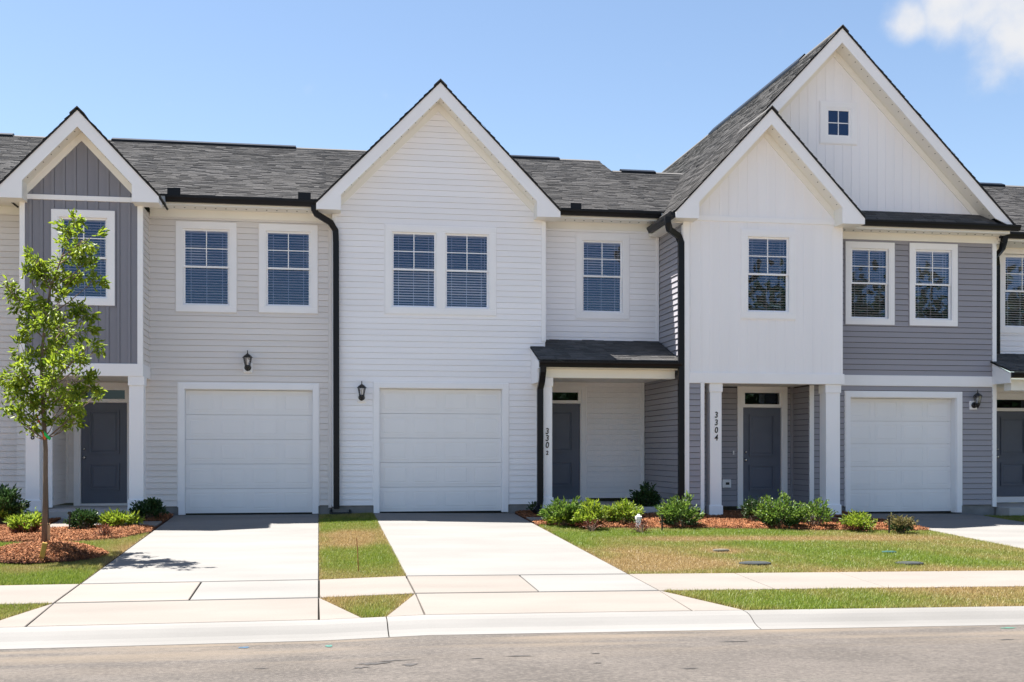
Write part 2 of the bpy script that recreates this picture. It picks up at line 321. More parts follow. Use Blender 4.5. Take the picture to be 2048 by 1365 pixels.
def window(house, fr, r, chan, kind='hung', cw=.105, label=None):
    casing = frame_boxes(MB(), fr, r, cw, .0, .032)
    units = [(r[0] + cw, r[1] - cw)]
    if kind == 'pair':
        c = (r[0] + r[1]) / 2; g = .125
        fr.box(casing, c - g / 2, c + g / 2, r[2] + cw, r[3] - cw, 0, .030); units = [(r[0] + cw, c - g / 2), (c + g / 2, r[1] - cw)]
    wd = casing.build('window', TRIM, house, bevel=.003)
    if label: wd['label'] = label
    e = .018; frame_boxes(MB(), fr, (r[0] - e, r[1] + e, r[2] - e, r[3] + e), e, .0, .024).build('trim_channel', chan, wd)
    for a0, a1 in units:
        z0, z1 = r[2] + cw, r[3] - cw
        frame_boxes(MB(), fr, (a0, a1, z0, z1), .028, -.08 if kind != 'attic' else -.01, .028).build('frame', TRIM, wd, bevel=.002)
        A0, A1, Z0, Z1 = a0 + .028, a1 - .028, z0 + .028, z1 - .028
        room = MB(); b0, b1, y0, y1, dd = A0 - .02, A1 + .02, Z0 - .02, Z1 + .02, -.75
        if kind == 'attic': dd = -.011
        room.face([fr(b0, y0, dd), fr(b1, y0, dd), fr(b1, y1, dd), fr(b0, y1, dd)])
        for p, q in (((b0, y0), (b1, y0)), ((b1, y0), (b1, y1)), ((b1, y1), (b0, y1)), ((b0, y1), (b0, y0))):
            room.face([fr(*p, dd), fr(*q, dd), fr(*q, -.081 if kind != 'attic' else 0), fr(*p, -.081 if kind != 'attic' else 0)])
        room.build('room_shell', ROOM, wd)
        zm = (Z0 + Z1) / 2; s = .038
        if kind == 'attic':
            sash = [(Z0, Z1, .022, True)]
        else: sash = [(zm - .012, Z1, -.015, True), (Z0, zm + .032, -.046, False)]
        for k0, k1, d, grid in sash:
            sh = frame_boxes(MB(), fr, (A0, A1, k0, k1), s, d - .03, d).build('sash', TRIM, wd, bevel=.002)
            g0, g1, h0, h1 = A0 + s, A1 - s, k0 + s, k1 - s
            if grid:
                ca, cz, mw = (g0 + g1) / 2, (h0 + h1) / 2, .009
                mu = MB(); fr.box(mu, ca - mw, ca + mw, h0, h1, d - .022, d - .006); fr.box(mu, g0, ca - mw, cz - mw, cz + mw, d - .022, d - .006); fr.box(mu, ca + mw, g1, cz - mw, cz + mw, d - .022, d - .006)
                mu.build('muntin', TRIM, wd)
                quads = [(g0, ca, h0, cz), (ca, g1, h0, cz), (g0, ca, cz, h1), (ca, g1, cz, h1)]
            else: quads = [(g0, g1, h0, h1)]
            for q in quads: MB().face([fr(q[0], q[2], d - .014), fr(q[1], q[2], d - .014), fr(q[1], q[3], d - .014), fr(q[0], q[3], d - .014)]).build('pane', GLASS, wd)
        if kind != 'attic':
            bl = MB(); z = Z0 + .03
            while z < Z1 - .05:
                t = .006 + random.uniform(-.0015, .0015)
                bl.hexa([fr(A0 + .01, z - t, -.155), fr(A1 - .01, z - t, -.155), fr(A1 - .01, z + t, -.107), fr(A0 + .01, z + t, -.107)] + [fr(A0 + .01, z - t + .003, -.155), fr(A1 - .01, z - t + .003, -.155), fr(A1 - .01, z + t + .003, -.107), fr(A0 + .01, z + t + .003, -.107)])
                z += .0515
            for fa in (.16, .5, .84): a = A0 + (A1 - A0) * fa; fr.box(bl, a - .003, a + .003, Z0 + .02, Z1, -.105, -.1015)
            a = A1 - .07; fr.box(bl, a - .003, a + .003, zm - .1, Z1, -.101, -.098)
            fr.box(bl, A0 + .005, A1 - .005, Z1 - .045, Z1 + .01, -.165, -.1)
            bl.build('blind', BLIND, wd)['kind'] = 'stuff'
    return wd
def garage(house, fr, r, zb, recess, tw=.11):
    """r: outer trim rect (a0,a1,top); zb floor"""
    a0, a1, z1 = r; tr = MB()
    fr.box(tr, a0, a0 + tw, zb, z1, -.0, .035); fr.box(tr, a1 - tw, a1, zb, z1, 0, .035); fr.box(tr, a0 + tw, a1 - tw, z1 - tw, z1, 0, .034)
    t = tr.build('garage_trim', TRIM, house, bevel=.003); o0, o1, oz = a0 + tw, a1 - tw, z1 - tw
    jb = MB(); fr.box(jb, o0 - .03, o0 + .012, zb, oz + .012, -recess - .06, -.001); fr.box(jb, o1 - .012, o1 + .03, zb, oz + .012, -recess - .06, -.001); fr.box(jb, o0 + .012, o1 - .012, oz - .012, oz + .03, -recess - .06, -.001)
    jb.build('jamb', TRIM, t)
    e = MB(); fr.box(e, a0 - .018, a0, zb + .15, z1 + .02, .0, .024); fr.box(e, a1, a1 + .018, zb + .15, z1 + .02, 0, .024); fr.box(e, a0, a1, z1, z1 + .02, 0, .022); e.build('trim_channel', TRIM, t)
    o0 += .014; o1 -= .014; oz -= .014
    seal = MB(); fr.box(seal, o0, o1, zb, zb + .022, -recess - .03, -recess + .002)
    gd = seal.build('garage_door', GUT, house)
    n = 5; h = (oz - zb - .022) / n; zz = zb + .022; wd = (o1 - o0)
    for i in range(n):
        s0 = zz + i * h; s1 = s0 + h - .005
        sec = MB(); fr.box(sec, o0, o1, s0, s1, -recess - .045, -recess); sec.build('door_section', GARM, gd, bevel=.002)
        for j in range(4):
            pw = wd / 4; p0 = o0 + j * pw + .05; p1 = o0 + (j + 1) * pw - .05; q0 = s0 + .065; q1 = s1 - .065
            p = MB(); fr_out = [(p0, q0), (p1, q0), (p1, q1), (p0, q1)]; b = .012
            # raised bead around a flat field
            frame_boxes(p, fr, (p0, p1, q0, q1), .013, -recess - .002, -recess + .007)
            p.hexa([fr(p0 + .034, q0 + .034, -recess - .001), fr(p1 - .034, q0 + .034, -recess - .001), fr(p1 - .034, q1 - .034, -recess - .001), fr(p0 + .034, q1 - .034, -recess - .001)] + [fr(p0 + .046, q0 + .046, -recess + .005), fr(p1 - .046, q0 + .046, -recess + .005), fr(p1 - .046, q1 - .046, -recess + .005), fr(p0 + .046, q1 - .046, -recess + .005)])
            p.build('panel', GARM, gd)
    return gd
def entry_door(house, fr, a0, a1, z0, z1, zt=None, cw=.105, knob='l'):
    """slab a0..a1,z0..z1 and a transom up to zt"""
    fr_mb = MB(); top = zt if zt else z1 + .03
    fr.box(fr_mb, a0 - cw - .03, a0 - .03, z0 - .12, top + cw, .0, .035); fr.box(fr_mb, a1 + .03, a1 + cw + .03, z0 - .12, top + cw, 0, .035); fr.box(fr_mb, a0 - .03, a1 + .03, top, top + cw, 0, .034)
    fr.box(fr_mb, a0 - .03, a0 - .003, z0 - .12, top, -.12, .02); fr.box(fr_mb, a1 + .003, a1 + .03, z0 - .12, top, -.12, .02)
    fr.box(fr_mb, a0 - .003, a1 + .003, z0 - .13, z0 - .004, -.12, .03)
    if zt:
        fr.box(fr_mb, a0 - .003, a1 + .003, z1 + .004, z1 + .075, -.12, .018); fr.box(fr_mb, a0 - .003, a1 + .003, zt - .045, zt - .001, -.12, .012)
        fr.box(fr_mb, a0 - .003, a0 + .04, z1 + .075, zt - .045, -.10, .01); fr.box(fr_mb, a1 - .04, a1 + .003, z1 + .075, zt - .045, -.10, .01)
    df = fr_mb.build('door_frame', TRIM, house, bevel=.002)
    if zt:
        tr = MB().face([fr(a0 + .04, z1 + .075, -.03), fr(a1 - .04, z1 + .075, -.03), fr(a1 - .04, zt - .045, -.03), fr(a0 + .04, zt - .045, -.03)]).build('transom_pane', GLASS_D, df)
        b = MB(); fr.box(b, a0 - .02, a1 + .02, z1 + .0, zt, -.5, -.13); b.build('room_shell', ROOM, df)
    sl = MB(); fr.box(sl, a0, a1, z0, z1, -.075, -.03); sl = sl.build('front_door', DOORM, house, bevel=.003)
    H = z1 - z0; W = a1 - a0
    for q0, q1 in ((.13, .40), (.49, .93)):
        p = MB(); R_ = (a0 + .17 * W, a1 - .17 * W, z0 + q0 * H, z0 + q1 * H)
        frame_boxes(p, fr, R_, .034, -.031, .0)
        i = .085; fr_ = (R_[0] + i, R_[1] - i, R_[2] + i, R_[3] - i)
        p.hexa([fr(R_[0] + .045, R_[2] + .045, -.031), fr(R_[1] - .045, R_[2] + .045, -.031), fr(R_[1] - .045, R_[3] - .045, -.031), fr(R_[0] + .045, R_[3] - .045, -.031)] + [fr(fr_[0], fr_[2], -.022), fr(fr_[1], fr_[2], -.022), fr(fr_[1], fr_[3], -.022), fr(fr_[0], fr_[3], -.022)])
        p.build('panel', DOORM, sl)
    ka = a0 + .065 if knob == 'l' else a1 - .065
    for nm, kz, r in (('knob', z0 + .92, .032), ('deadbolt', z0 + 1.09, .026)):
        c = Vector(fr(ka, kz, -.03)); p = MB().tube([c, c + Vector((0, -.012, 0)), c + Vector((0, -.02, 0)), c + Vector((0, -.04, 0)), c + Vector((0, -.055, 0)), c + Vector((0, -.06, 0))], [r, r, r * .5, r * .6, r * .9, r * .4] if nm == 'knob' else [r, r, r * .8, r * .8, r * .75, r * .3], 12)
        p.build(nm, CHROME, sl, smooth=True)
    return sl
# ------------------------------------------------------------------ roofs
def shingles(parent, E0, U, V, LU, LV, step=.135, ragged=False):
    """courses of separate tabs laid over a slope: E0 eave corner, U along the eave, V up the slope"""
    E0, U, V = Vector(E0), Vector(U), Vector(V); Nn = U.cross(V).normalized()
    if Nn.z < 0: Nn = -Nn
    E0, U, V, Nn = (np.array(q) for q in (E0, U, V, Nn)); quads = []
    for i in range(int(LV / step) + 1):
        s0 = i * step; s1 = min(s0 + step + .04, LV); s0 = min(s0, LV - .02)
        wd = rng.uniform(.14, .34, int(LU / .2) + 4); e = np.concatenate([[0], np.cumsum(wd)]) - rng.uniform(0, .3); e = np.clip(e, -rng.uniform(.02, .35) if ragged else 0, LU); e = np.unique(e)
        a, b = e[:-1], e[1:] - .003; n = len(a)
        h = rng.choice([.012, .017, .022], n) + rng.uniform(-.002, .002, n) + (.002 if ragged else 0); st = s0 - rng.choice([0, 0, .012], n); st = np.maximum(st, -.015)
        def P(aa, ss, hh): return E0 + np.outer(aa, U) + np.outer(np.broadcast_to(ss, n), V) + np.outer(np.broadcast_to(hh, n), Nn)
        p0, p1, p2, p3 = P(a, st, h), P(b, st, h), P(b, s1, .003), P(a, s1, .003); q0, q1 = P(a, st, 0), P(b, st, 0)
        quads.append(np.stack([np.stack([p0, p1, p2, p3], 1), np.stack([q0, q1, p1, p0], 1)], 1))
    Q = np.concatenate(quads)                # (n,2,4,3): tab top and its thick lower edge share corners
    n = len(Q); V6 = np.concatenate([Q[:, 0], Q[:, 1, :2]], 1).reshape(-1, 3)
    base = np.arange(n)[:, None] * 6; fa = np.concatenate([base + np.array([0, 1, 2, 3]), base + np.array([4, 5, 1, 0])], 1).reshape(-1)
    me = bpy.data.meshes.new('shingles'); me.vertices.add(n * 6); me.vertices.foreach_set('co', V6.reshape(-1).astype(np.float32)); me.loops.add(n * 8); me.loops.foreach_set('vertex_index', fa.astype(np.int32))
    me.polygons.add(n * 2); me.polygons.foreach_set('loop_start', np.arange(0, n * 8, 4, dtype=np.int32)); me.update(); me.validate(); me.materials.append(SHIN)
    o = link('shingles', me, parent); o['kind'] = 'stuff'; return o
def slope(house, A, B, C, D, th=.022, name='roof_slope', tabs=True, ragged=False):
    """slab with eave A->B and top D->C, shingled"""
    A, B, C, D = map(Vector, (A, B, C, D)); n = (B - A).cross(D - A).normalized()
    if n.z < 0: n = -n
    o = MB().hexa([A - n * th, B - n * th, C - n * th, D - n * th, A, B, C, D]).build(name, ROOFD, house)
    if tabs: shingles(o, A, (B - A).normalized(), (D - A).normalized(), (B - A).length, (D - A).length, ragged=ragged)
    return o
def gable_roof(house, xc, half, ze, sl, yf, yb, yw, left_slope=True, right_slope=True, ret=.21, chop=True, board=.30, L=None, ybl=None):
    """xc centre, half width to the eave tips, ze eave height at the tip, sl pitch, yf front edge, yb back end, yw wall"""
    zr = ze + sl * half; L = L or (half, ze, sl); ybl = ybl or yb; R_ = (half, ze, sl)
    slope(house, (xc - L[0], yf - .02, L[1]), (xc - L[0], ybl, L[1]), (xc, ybl, zr), (xc, yf - .02, zr))
    if right_slope: slope(house, (xc + half, yf - .02, ze), (xc + half, yb, ze), (xc, yb, zr), (xc, yf - .02, zr))
    cap = MB()
    cap.hexa([(xc - .13, yf - .03, zr - .115), (xc, yf - .03, zr + .01), (xc, yb, zr + .01), (xc - .13, yb, zr - .115), (xc - .13, yf - .03, zr - .09), (xc, yf - .03, zr + .035), (xc, yb, zr + .035), (xc - .13, yb, zr - .09)])
    cap.hexa([(xc + .13, yf - .03, zr - .115), (xc, yf - .03, zr + .011), (xc, yb, zr + .011), (xc + .13, yb, zr - .115), (xc + .13, yf - .03, zr - .09), (xc, yf - .03, zr + .036), (xc, yb, zr + .036), (xc + .13, yb, zr - .09)])
    cap.build('ridge_cap', SHIN, house)
    for s in (-1, 1):
        half, ze, sl = L if s < 0 else R_
        xe = xc + s * half; xi = xe - s * (ret + .26); b = .03; dr = .115
        def top(x, ze=ze, sl=sl, half=half, b=b): return ze + sl * (half - abs(x - xc)) - b
        pts = [(xe, ze - b), (xc, zr - b), (xc, zr - b - board), (xi, top(xi) - board)]
        if chop: pts += [(xi, ze - b - dr), (xe, ze - b - dr)]
        else: pts += [(xe - s * .0, ze - b - .02)]
        MB().prism(pts, lambda x, z: (x, yf, z), lambda x, z: (x, yf + .03, z)).build('rake_board', TRIM, house)
        # dark metal drip edge above the board
        MB().prism([(xe + s * .012, ze - b + .0), (xc, zr - b + .012), (xc, zr - b - .004), (xe + s * .012, ze - b - .016)], lambda x, z: (x, yf - .008, z), lambda x, z: (x, yf - .001, z)).build('drip_edge', GUT, house)
        # sloping soffit under the overhang, with its vent slots
        z_off = board
        so = MB().hexa([(xi, yf + .03, top(xi) - z_off + .012), (xc, yf + .03, zr - b - z_off + .012), (xc, yw, zr - b - z_off + .012), (xi, yw, top(xi) - z_off + .012), (xi, yf + .03, top(xi) - z_off + .03), (xc, yf + .03, zr - b - z_off + .03), (xc, yw, zr - b - z_off + .03), (xi, yw, top(xi) - z_off + .03)]).build('soffit', SOFF, house)
        ln = abs(xc - xi); k = int(ln * math.hypot(1, sl) / .19); vm = MB()
        for i in range(k):
            x = xi + (xc - xi) * (i + .5) / k; z = top(x) - z_off + .0105; y = yf + .11
            vm.box(x - .007, x + .007, y, y + .03, z - .006, z + .0015)
        if k: vm.build('vent_slots', GUT, so)['kind'] = 'stuff'
        # frieze board on the wall under the soffit
        fz = .155
        MB().prism([(xi, top(xi) - z_off + .01), (xc, zr - b - z_off + .01), (xc, zr - b - z_off - fz), (xi, top(xi) - z_off - fz)], lambda x, z: (x, yw - .028, z), lambda x, z: (x, yw, z)).build('frieze_board', SOFF, house)
        if chop:
            p = [(xe, ze - b - .03), (xi, top(xi) - .03), (xi, ze - b - dr + .001), (xe, ze - b - dr + .001)]
            MB().prism(p, lambda x, z: (x, yf + .031, z), lambda x, z: (x, yw + .05, z)).build('eave_return', SOFF, house)
    return zr
def gutter(house, p0, p1, out):
    """K-style gutter from p0 to p1 (top back edge), out = unit vector away from the fascia"""
    p0, p1, out = Vector(p0), Vector(p1), Vector(out); prof = [(0, 0), (0, -.115), (.075, -.115), (.09, -.07), (.115, -.035), (.118, 0), (.105, 0), (.1, -.02), (.012, -.02), (.012, 0)]
    return MB().prism(prof, lambda d, z: p0 + out * d + Vector((0, 0, z)), lambda d, z: p1 + out * d + Vector((0, 0, z))).build('gutter', GUT, house)
def eave(house, x0, x1, yE, zE, yw, gut=True, g=None):
    MB().box(x0, x1, yE + .02, yE + .045, zE - .19, zE - .02).build('fascia', SOFF, house)
    so = MB().box(x0, x1, yE + .046, yw, zE - .19, zE - .175).build('soffit', SOFF, house)
    vm = MB(); k = int((x1 - x0) / .19)
    for i in range(k): x = x0 + (i + .5) * (x1 - x0) / k; vm.box(x - .012, x + .012, yE + .19, yE + .215, zE - .196, zE - .1895)
    vm.build('vent_slots', GUT, so)['kind'] = 'stuff'
    MB().box(x0, x1, yw - .028, yw - .001, zE - .335, zE - .19).build('frieze_board', SOFF, house)
    g = g or (x0 + .01, x1 - .01)
    if gut: gutter(house, (g[0], yE + .018, zE - .025), (g[1], yE + .018, zE - .025), (0, -1, 0))
def main_roof(house, x0, x1, yE, zE, yR, zR, yB, ragged=False):
    slope(house, (x0, yE, zE), (x1, yE, zE), (x1, yR, zR), (x0, yR, zR), ragged=ragged)
    slope(house, (x1, yB, zE), (x0, yB, zE), (x0, yR, zR), (x1, yR, zR), tabs=False)
    sgn = (zR - zE) / (yR - yE)
    MB().hexa([(x0, yR - .15, zR - .15 * sgn + .01), (x1, yR - .15, zR - .15 * sgn + .01), (x1, yR, zR + .01), (x0, yR, zR + .01), (x0, yR - .15, zR - .15 * sgn + .03), (x1, yR - .15, zR - .15 * sgn + .03), (x1, yR, zR + .03), (x0, yR, zR + .03)]).build('ridge_cap', SHIN, house)
def vent(house, x0, x1, yR, zR):
    MB().prism([(-.17, -.05), (-.17, .0), (0, .075), (.17, 0), (.17, -.05), (0, .03)], lambda y, z: (x0, yR + y, zR + z), lambda y, z: (x1, yR + y, zR + z)).build('ridge_vent', GUT, house)
def downspout(house, path):
    o = MB().tube(path, 0, rect=(.115, .085)).build('downspout', GUT, house); return o
def number(house, txt, x, y, ztop, gap, h=.115, sizes=None):
    for i, ch in enumerate(txt):
        cu = bpy.data.curves.new('house_number', 'FONT'); cu.body = ch; cu.size = h * 1.42 * (sizes[i] if sizes else 1); cu.extrude = .004; cu.shear = .1; cu.offset = .0035; cu.align_x = 'CENTER'; cu.resolution_u = 4
        t = bpy.data.objects.new('tmp', cu); COL.objects.link(t); dg = bpy.context.evaluated_depsgraph_get(); me = bpy.data.meshes.new_from_object(t.evaluated_get(dg)); bpy.data.objects.remove(t)
        for v in me.vertices: v.co = Vector((x + v.co.x * .85, y - .004 - v.co.z, ztop - gap * i - h + v.co.y))
        me.materials.clear(); me.materials.append(BLACK); o = link('house_number', me, house); o['label'] = 'black numeral on the white porch column'
def column(house, x0, x1, y0, z0, z1, cap=True):
    c = MB().box(x0, x1, y0, y0 + (x1 - x0), z0 + .2, z1 - .17).build('porch_column', TRIM, house, bevel=.004); e = .022
    MB().box(x0 - e, x1 + e, y0 - e, y0 + (x1 - x0) + e, z0, z0 + .2).build('column_base', TRIM, c, bevel=.005)
    MB().box(x0 - e * .8, x1 + e * .8, y0 - e * .8, y0 + (x1 - x0) + e * .8, z1 - .17, z1).build('column_cap', TRIM, c, bevel=.005)
def corner(house, fr, a0, a1, z0, z1, d=.03, m=None): b = MB(); fr.box(b, a0, a1, z0, z1, -.005, d); return b.build('corner_board', m or TRIM, house, bevel=.003)
def foundation(house, x0, x1, y, z1): MB().box(x0, x1, y + .02, y + .2, z1 - .6, z1 + .005).build('foundation', CONC, house)
# ------------------------------------------------------------------ wall planes (distance from the camera) and units
YA, YAb, YB, YBr, YC, YCb = 23.0, 22.05, 22.75, 23.35, 22.65, 21.75
YEb, ZEb = 22.92, ZC + 4.945
YE, ZE = 22.55, ZC + 4.86; YR = 28.6; ZR = ZC + 7.40; MS = (ZR - ZE) / (YR - YE)
def rect(u0, u1, v0, v1, Y, uc=None):
    uc = uc or (u0 + u1) / 2; return (PX(u0, Y), PX(u1, Y), PZ(uc, v1, Y), PZ(uc, v0, Y))
# ---- unit A : beige with the slate board-and-batten gable
A = thing('townhouse', 'beige sided townhouse with slate blue gable, behind the young tree', 'townhouse', (-2.5, YA, float(gz(-2.5, YA))))
fA = Fr('front', YA); fl = float(gz(-1.4, YA)); xA0, xA1 = -3.4, .34
wA1 = rect(352, 473, 445, 624.5, YA); wA2 = rect(518, 635, 450, 626.5, YA)
gA = (PX(357, YA), PX(637, YA), PZ(497, 768, YA))
siding(A, fA, [(xA0, fl + .17), (xA1, fl + .17), (xA1, ZE - .25), (xA0, ZE - .25)], [hole(wA1), hole(wA2), (gA[0] + .05, gA[1] - .05, 0, gA[2] - .05)], SID_B)
window(A, fA, wA1, SID_B); window(A, fA, wA2, SID_B); garage(A, fA, gA, fl + .005, .10)
foundation(A, gA[1] + .0, xA1, YA, fl + .17); foundation(A, xA0, gA[0], YA, fl + .17)
corner(A, fA, .18, .245, fl + .12, ZE - .335, .024, SID_B)
bl, br = PX(42, YAb), PX(283, YAb); bc = (bl + br) / 2; fAb = Fr('front', YAb)
ztA, zbA = PZ(165, 727, YAb), PZ(165, 752, YAb)
hA = 1.41; zeA = ZC + 4.66; slA = 1.065
zsoA = lambda x: zeA + slA * (hA - abs(x - bc)) - .36
wAb = rect(103, 230, 421, 611, YAb)
zmA = PZ(165, 397.5, YAb)
battens(A, fAb, [(bl, ztA), (br, ztA), (br, zmA), (bl, zmA)], [hole(wAb)], BAT_G, .2)
battens(A, fAb, [(bl, zmA), (br, zmA), (br, zsoA(br)), (bc, zsoA(bc)), (bl, zsoA(bl))], [], BAT_G, .2)
window(A, fAb, wAb, BAT_G)
b = MB(); fAb.box(b, bl - .01, br + .01, zmA - .045, zmA + .045, 0, .03); b.build('band_board', TRIM, A, bevel=.003)
corner(A, fAb, bl - .02, bl + .07, ztA, zmA - .045); corner(A, fAb, br - .07, br + .028, ztA, zmA - .045)
for k, xx in (('left', bl), ('right', br)):
    siding(A, Fr(k, xx), [(YAb + .01, ztA - .02), (YA, ztA - .02), (YA, zeA - .1), (YAb + .01, zeA - .1)], [], SID_B)
corner(A, Fr('right', br), YAb - .02, YAb + .05, ztA, zmA - .045, .026)
gable_roof(A, bc, hA, zeA, slA, YAb - .40, 27.9, YAb)
# beam, columns and the recessed entry
be = MB(); be.box(bl - .03, br + .03, YAb - .03, YAb + .17, zbA, ztA); be.box(br - .12, br + .029, YAb + .17, YA - .02, zbA + .002, ztA - .001); be.box(bl - .029, bl + .12, YAb + .17, YA - .02, zbA + .002, ztA - .001); be.build('beam', TRIM, A, bevel=.004)
MB().box(bl, br, YAb + .17, 24.15, zbA + .03, zbA + .06).build('porch_ceiling', SOFF, A)
pfA = ZC - 1.09
column(A, PX(258, YAb), PX(287, YAb), YAb, pfA, zbA); column(A, PX(51, YAb), PX(79, YAb), YAb, pfA, zbA)
number(A, '3308', (PX(51, YAb) + PX(79, YAb)) / 2, YAb, PZ(63, 822, YAb), .135)
MB().box(bl - .1, br + .1, YAb - .12, 24.3, pfA - .3, pfA).build('porch_slab', concrete('porch_concrete', (.42, .41, .40)), A)
xi0 = -4.99; YAd = 24.15
siding(A, fA, [(bl - .3, pfA + .06), (xi0 - .0, pfA + .06), (xi0, zbA + .03), (bl - .3, zbA + .03)], [], SID_B)
corner(A, fA, xi0 - .09, xi0 + .0, pfA + .02, zbA + .03)
siding(A, Fr('right', xi0), [(YA, pfA + .06), (YAd, pfA + .06), (YAd, zbA + .03), (YA, zbA + .03)], [], SID_B)
fAd = Fr('front', YAd); dA = (PX(162, YAd), PX(254, YAd), PZ(208, 1007, YAd), PZ(208, 806, YAd)); ztr = PZ(208, 776, YAd)
siding(A, fAd, [(xi0, pfA + .06), (xA0 + .0, pfA + .06), (xA0, zbA + .03), (xi0, zbA + .03)], [(dA[0] - .09, dA[1] + .09, 0, ztr + .05)], SID_B)
entry_door(A, fAd, *dA, zt=ztr); corner(A, fAd, xi0 - .02, xi0 + .05, pfA + .06, zbA + .03, .05, SID_B)
MB().box(xA0, xA0 + .1, YA + .1, YAd, pfA, zbA + .03).build('inner_wall', SID_B, A)
main_roof(A, bl - .1, .15, YE, ZE, YR, ZR, 34.5); main_roof(A, .15, 2.33, YB + .15, ZE + MS * (YB + .15 - YE), YR, ZR, 34.5, True); eave(A, br + .02, .25, YE, ZE, YA, g=(br + .37, PX(637, 22.35) - .01))
vent(A, PX(225, YR), PX(592, YR), YR, ZR)
for x in (PX(349, YE), PX(609, YE)): MB().box(x - .12, x + .12, YE - .105, YE - .085, ZE - .03, ZE + .11).build('splash_guard', GUT, A)
# ---- unit B : white siding with the big front gable
B = thing('townhouse', 'white townhouse in the middle with a tall gable over its garage', 'townhouse', (3.5, YB, float(gz(3.5, YB))))
fB = Fr('front', YB); flB = float(gz(2.4, YB)); x0, x1 = PX(665, YB), PX(1090, YB); xc = PX(881, 22.35); hB, zeB, slB = 2.39, ZC + 4.79, 1.02
zso = lambda x: zeB + slB * (hB - abs(x - xc)) - .36
wB = rect(770, 991, 453.5, 629.5, YB); gB = (PX(747, YB), PX(1016, YB), PZ(881, 766, YB))
siding(B, fB, [(x0, flB + .16), (x1, flB + .16), (x1, zso(x1)), (xc, zso(xc)), (x0, zso(x0))], [hole(wB), (gB[0] + .05, gB[1] - .05, 0, gB[2] - .05)], SID_W)
window(B, fB, wB, SID_W, 'pair'); garage(B, fB, gB, flB + .005, .10)
foundation(B, x0, gB[0], YB, flB + .16); foundation(B, gB[1], x1, YB, flB + .16)
corner(B, fB, x1 - .075, x1 + .012, PZ(1090, 684, YB), zeB - .16); corner(B, fB, x0 - .01, x0 + .07, flB + .14, zeB - .16)
MB().box(x0, x0 + .1, YB + .1, YA + .3, flB + .1, zeB).build('side_wall', SID_W, B); MB().box(x1 - .1, x1, YB + .1, 24.4, flB + .1, zeB).build('side_wall', SID_W, B)
gable_roof(B, xc, hB, zeB, slB, 22.35, 28.3, YB)
xBr = 7.05; fBr = Fr('front', YBr); zpt = PZ(1200, 682, YBr)
wBr = rect(1152, 1257, 469.5, 638, YBr)
siding(B, fBr, [(x1, zpt - .05), (xBr, zpt - .05), (xBr, ZEb - .25), (x1, ZEb - .25)], [hole(wBr)], SID_W); window(B, fBr, wBr, SID_W)
corner(B, fBr, xBr - .06, xBr, zpt, ZEb - .335, .024, SID_W)
eave(B, x1 + .012, 7.04, YEb, ZEb, YBr, g=(x1 + .27, 6.95)); MB().box(PX(1150, YEb) - .11, PX(1150, YEb) + .11, YEb - .105, YEb - .085, ZEb - .03, ZEb + .10).build('splash_guard', GUT, B)
main_roof(B, x1 + .15, 7.05, YEb, ZEb, YR, ZR, 34.5); main_roof(B, 2.335, x1 + .145, YB + .15, ZE + MS * (YB + .15 - YE), YR, ZR, 34.5); vent(B, PX(990, YR), PX(1117, YR), YR, ZR)
# porch: lean-to roof, beam, column, entry
xp0, yp, zpf = PX(1060, YB), 21.78, ZC + 1.77; zp2 = zpf + (zpt - zpf) * 1.0
slope(B, (xp0, yp, zpf), (xBr - .01, yp, zpf), (xBr - .01, YBr - .01, zpt), (xp0, YBr - .01, zpt))
MB().box(xp0 + .01, xBr - .02, yp + .02, yp + .045, zpf - .16, zpf - .025).build('fascia', SOFF, B); gutter(B, (xp0, yp + .018, zpf - .03), (xBr - .03, yp + .018, zpf - .03), (0, -1, 0))
MB().box(xp0 + .03, xBr - .02, yp + .046, 22.1, zpf - .16, zpf - .14).build('soffit', SOFF, B)
sp = (zpt - zpf) / (YBr - yp)
MB().prism([(yp + .05, zpf - .06), (YB - .02, zpf + sp * (YB - yp) - .06), (YB - .02, zpf - .42), (yp + .28, zpf - .42), (yp + .28, zpf - .16), (yp + .05, zpf - .16)], lambda y, z: (xp0 + .02, y, z), lambda y, z: (xp0 + .05, y, z)).build('porch_side_panel', TRIM, B)
zbb = PZ(1200, 757, 22.05)
MB().box(xp0 + .06, PX(1350, 22.0), 22.0, 22.25, zbb, zpf - .161).build('beam', SOFF, B, bevel=.004)
pfB = ZC - 1.10; xcB0, xcB1 = PX(1084, 22.02), PX(1104.5, 22.02)
column(B, xcB0, xcB1, 22.02, pfB, zbb); number(B, '3302', (xcB0 + xcB1) / 2, 22.02, PZ(1095, 856.5, 22.0), .135, sizes=(1, 1, 1, .66))
YBd = 24.45; fBd = Fr('front', YBd); a1 = PX(1160, YBd); dB = (a1 - .914, a1, PZ(1130, 999, YBd), PZ(1130, 808, YBd)); ztr = PZ(1130, 781, YBd)
siding(B, fBd, [(x1, pfB + .08), (xBr, pfB + .08), (xBr, zbb + .06), (x1, zbb + .06)], [(dB[0] - .09, dB[1] + .09, 0, ztr + .05)], SID_W)
entry_door(B, fBd, *dB, zt=ztr); corner(B, fBd, xBr - .06, xBr, pfB + .05, zbb + .06, .024)
MB().box(x1, xBr, 22.26, YBd, zbb + .06, zbb + .09).build('porch_ceiling', SOFF, B)
MB().box(x1 - .3, xBr, 21.9, YBd + .2, pfB - .3, pfB).build('porch_slab', MATS['porch_concrete'], B)
downspout(B, [(PX(628, 22.47), 22.5, ZE - .12), (PX(628, 22.47), 22.5, ZE - .20), (PX(633, 22.55), 22.52, ZE - .28), (PX(661, 22.6), 22.6, ZE - .42), (PX(671, 22.65), 22.66, ZE - .56), (PX(672, 22.66), 22.67, ZE - .8), (PX(673, 22.66), 22.67, flB + .10)])
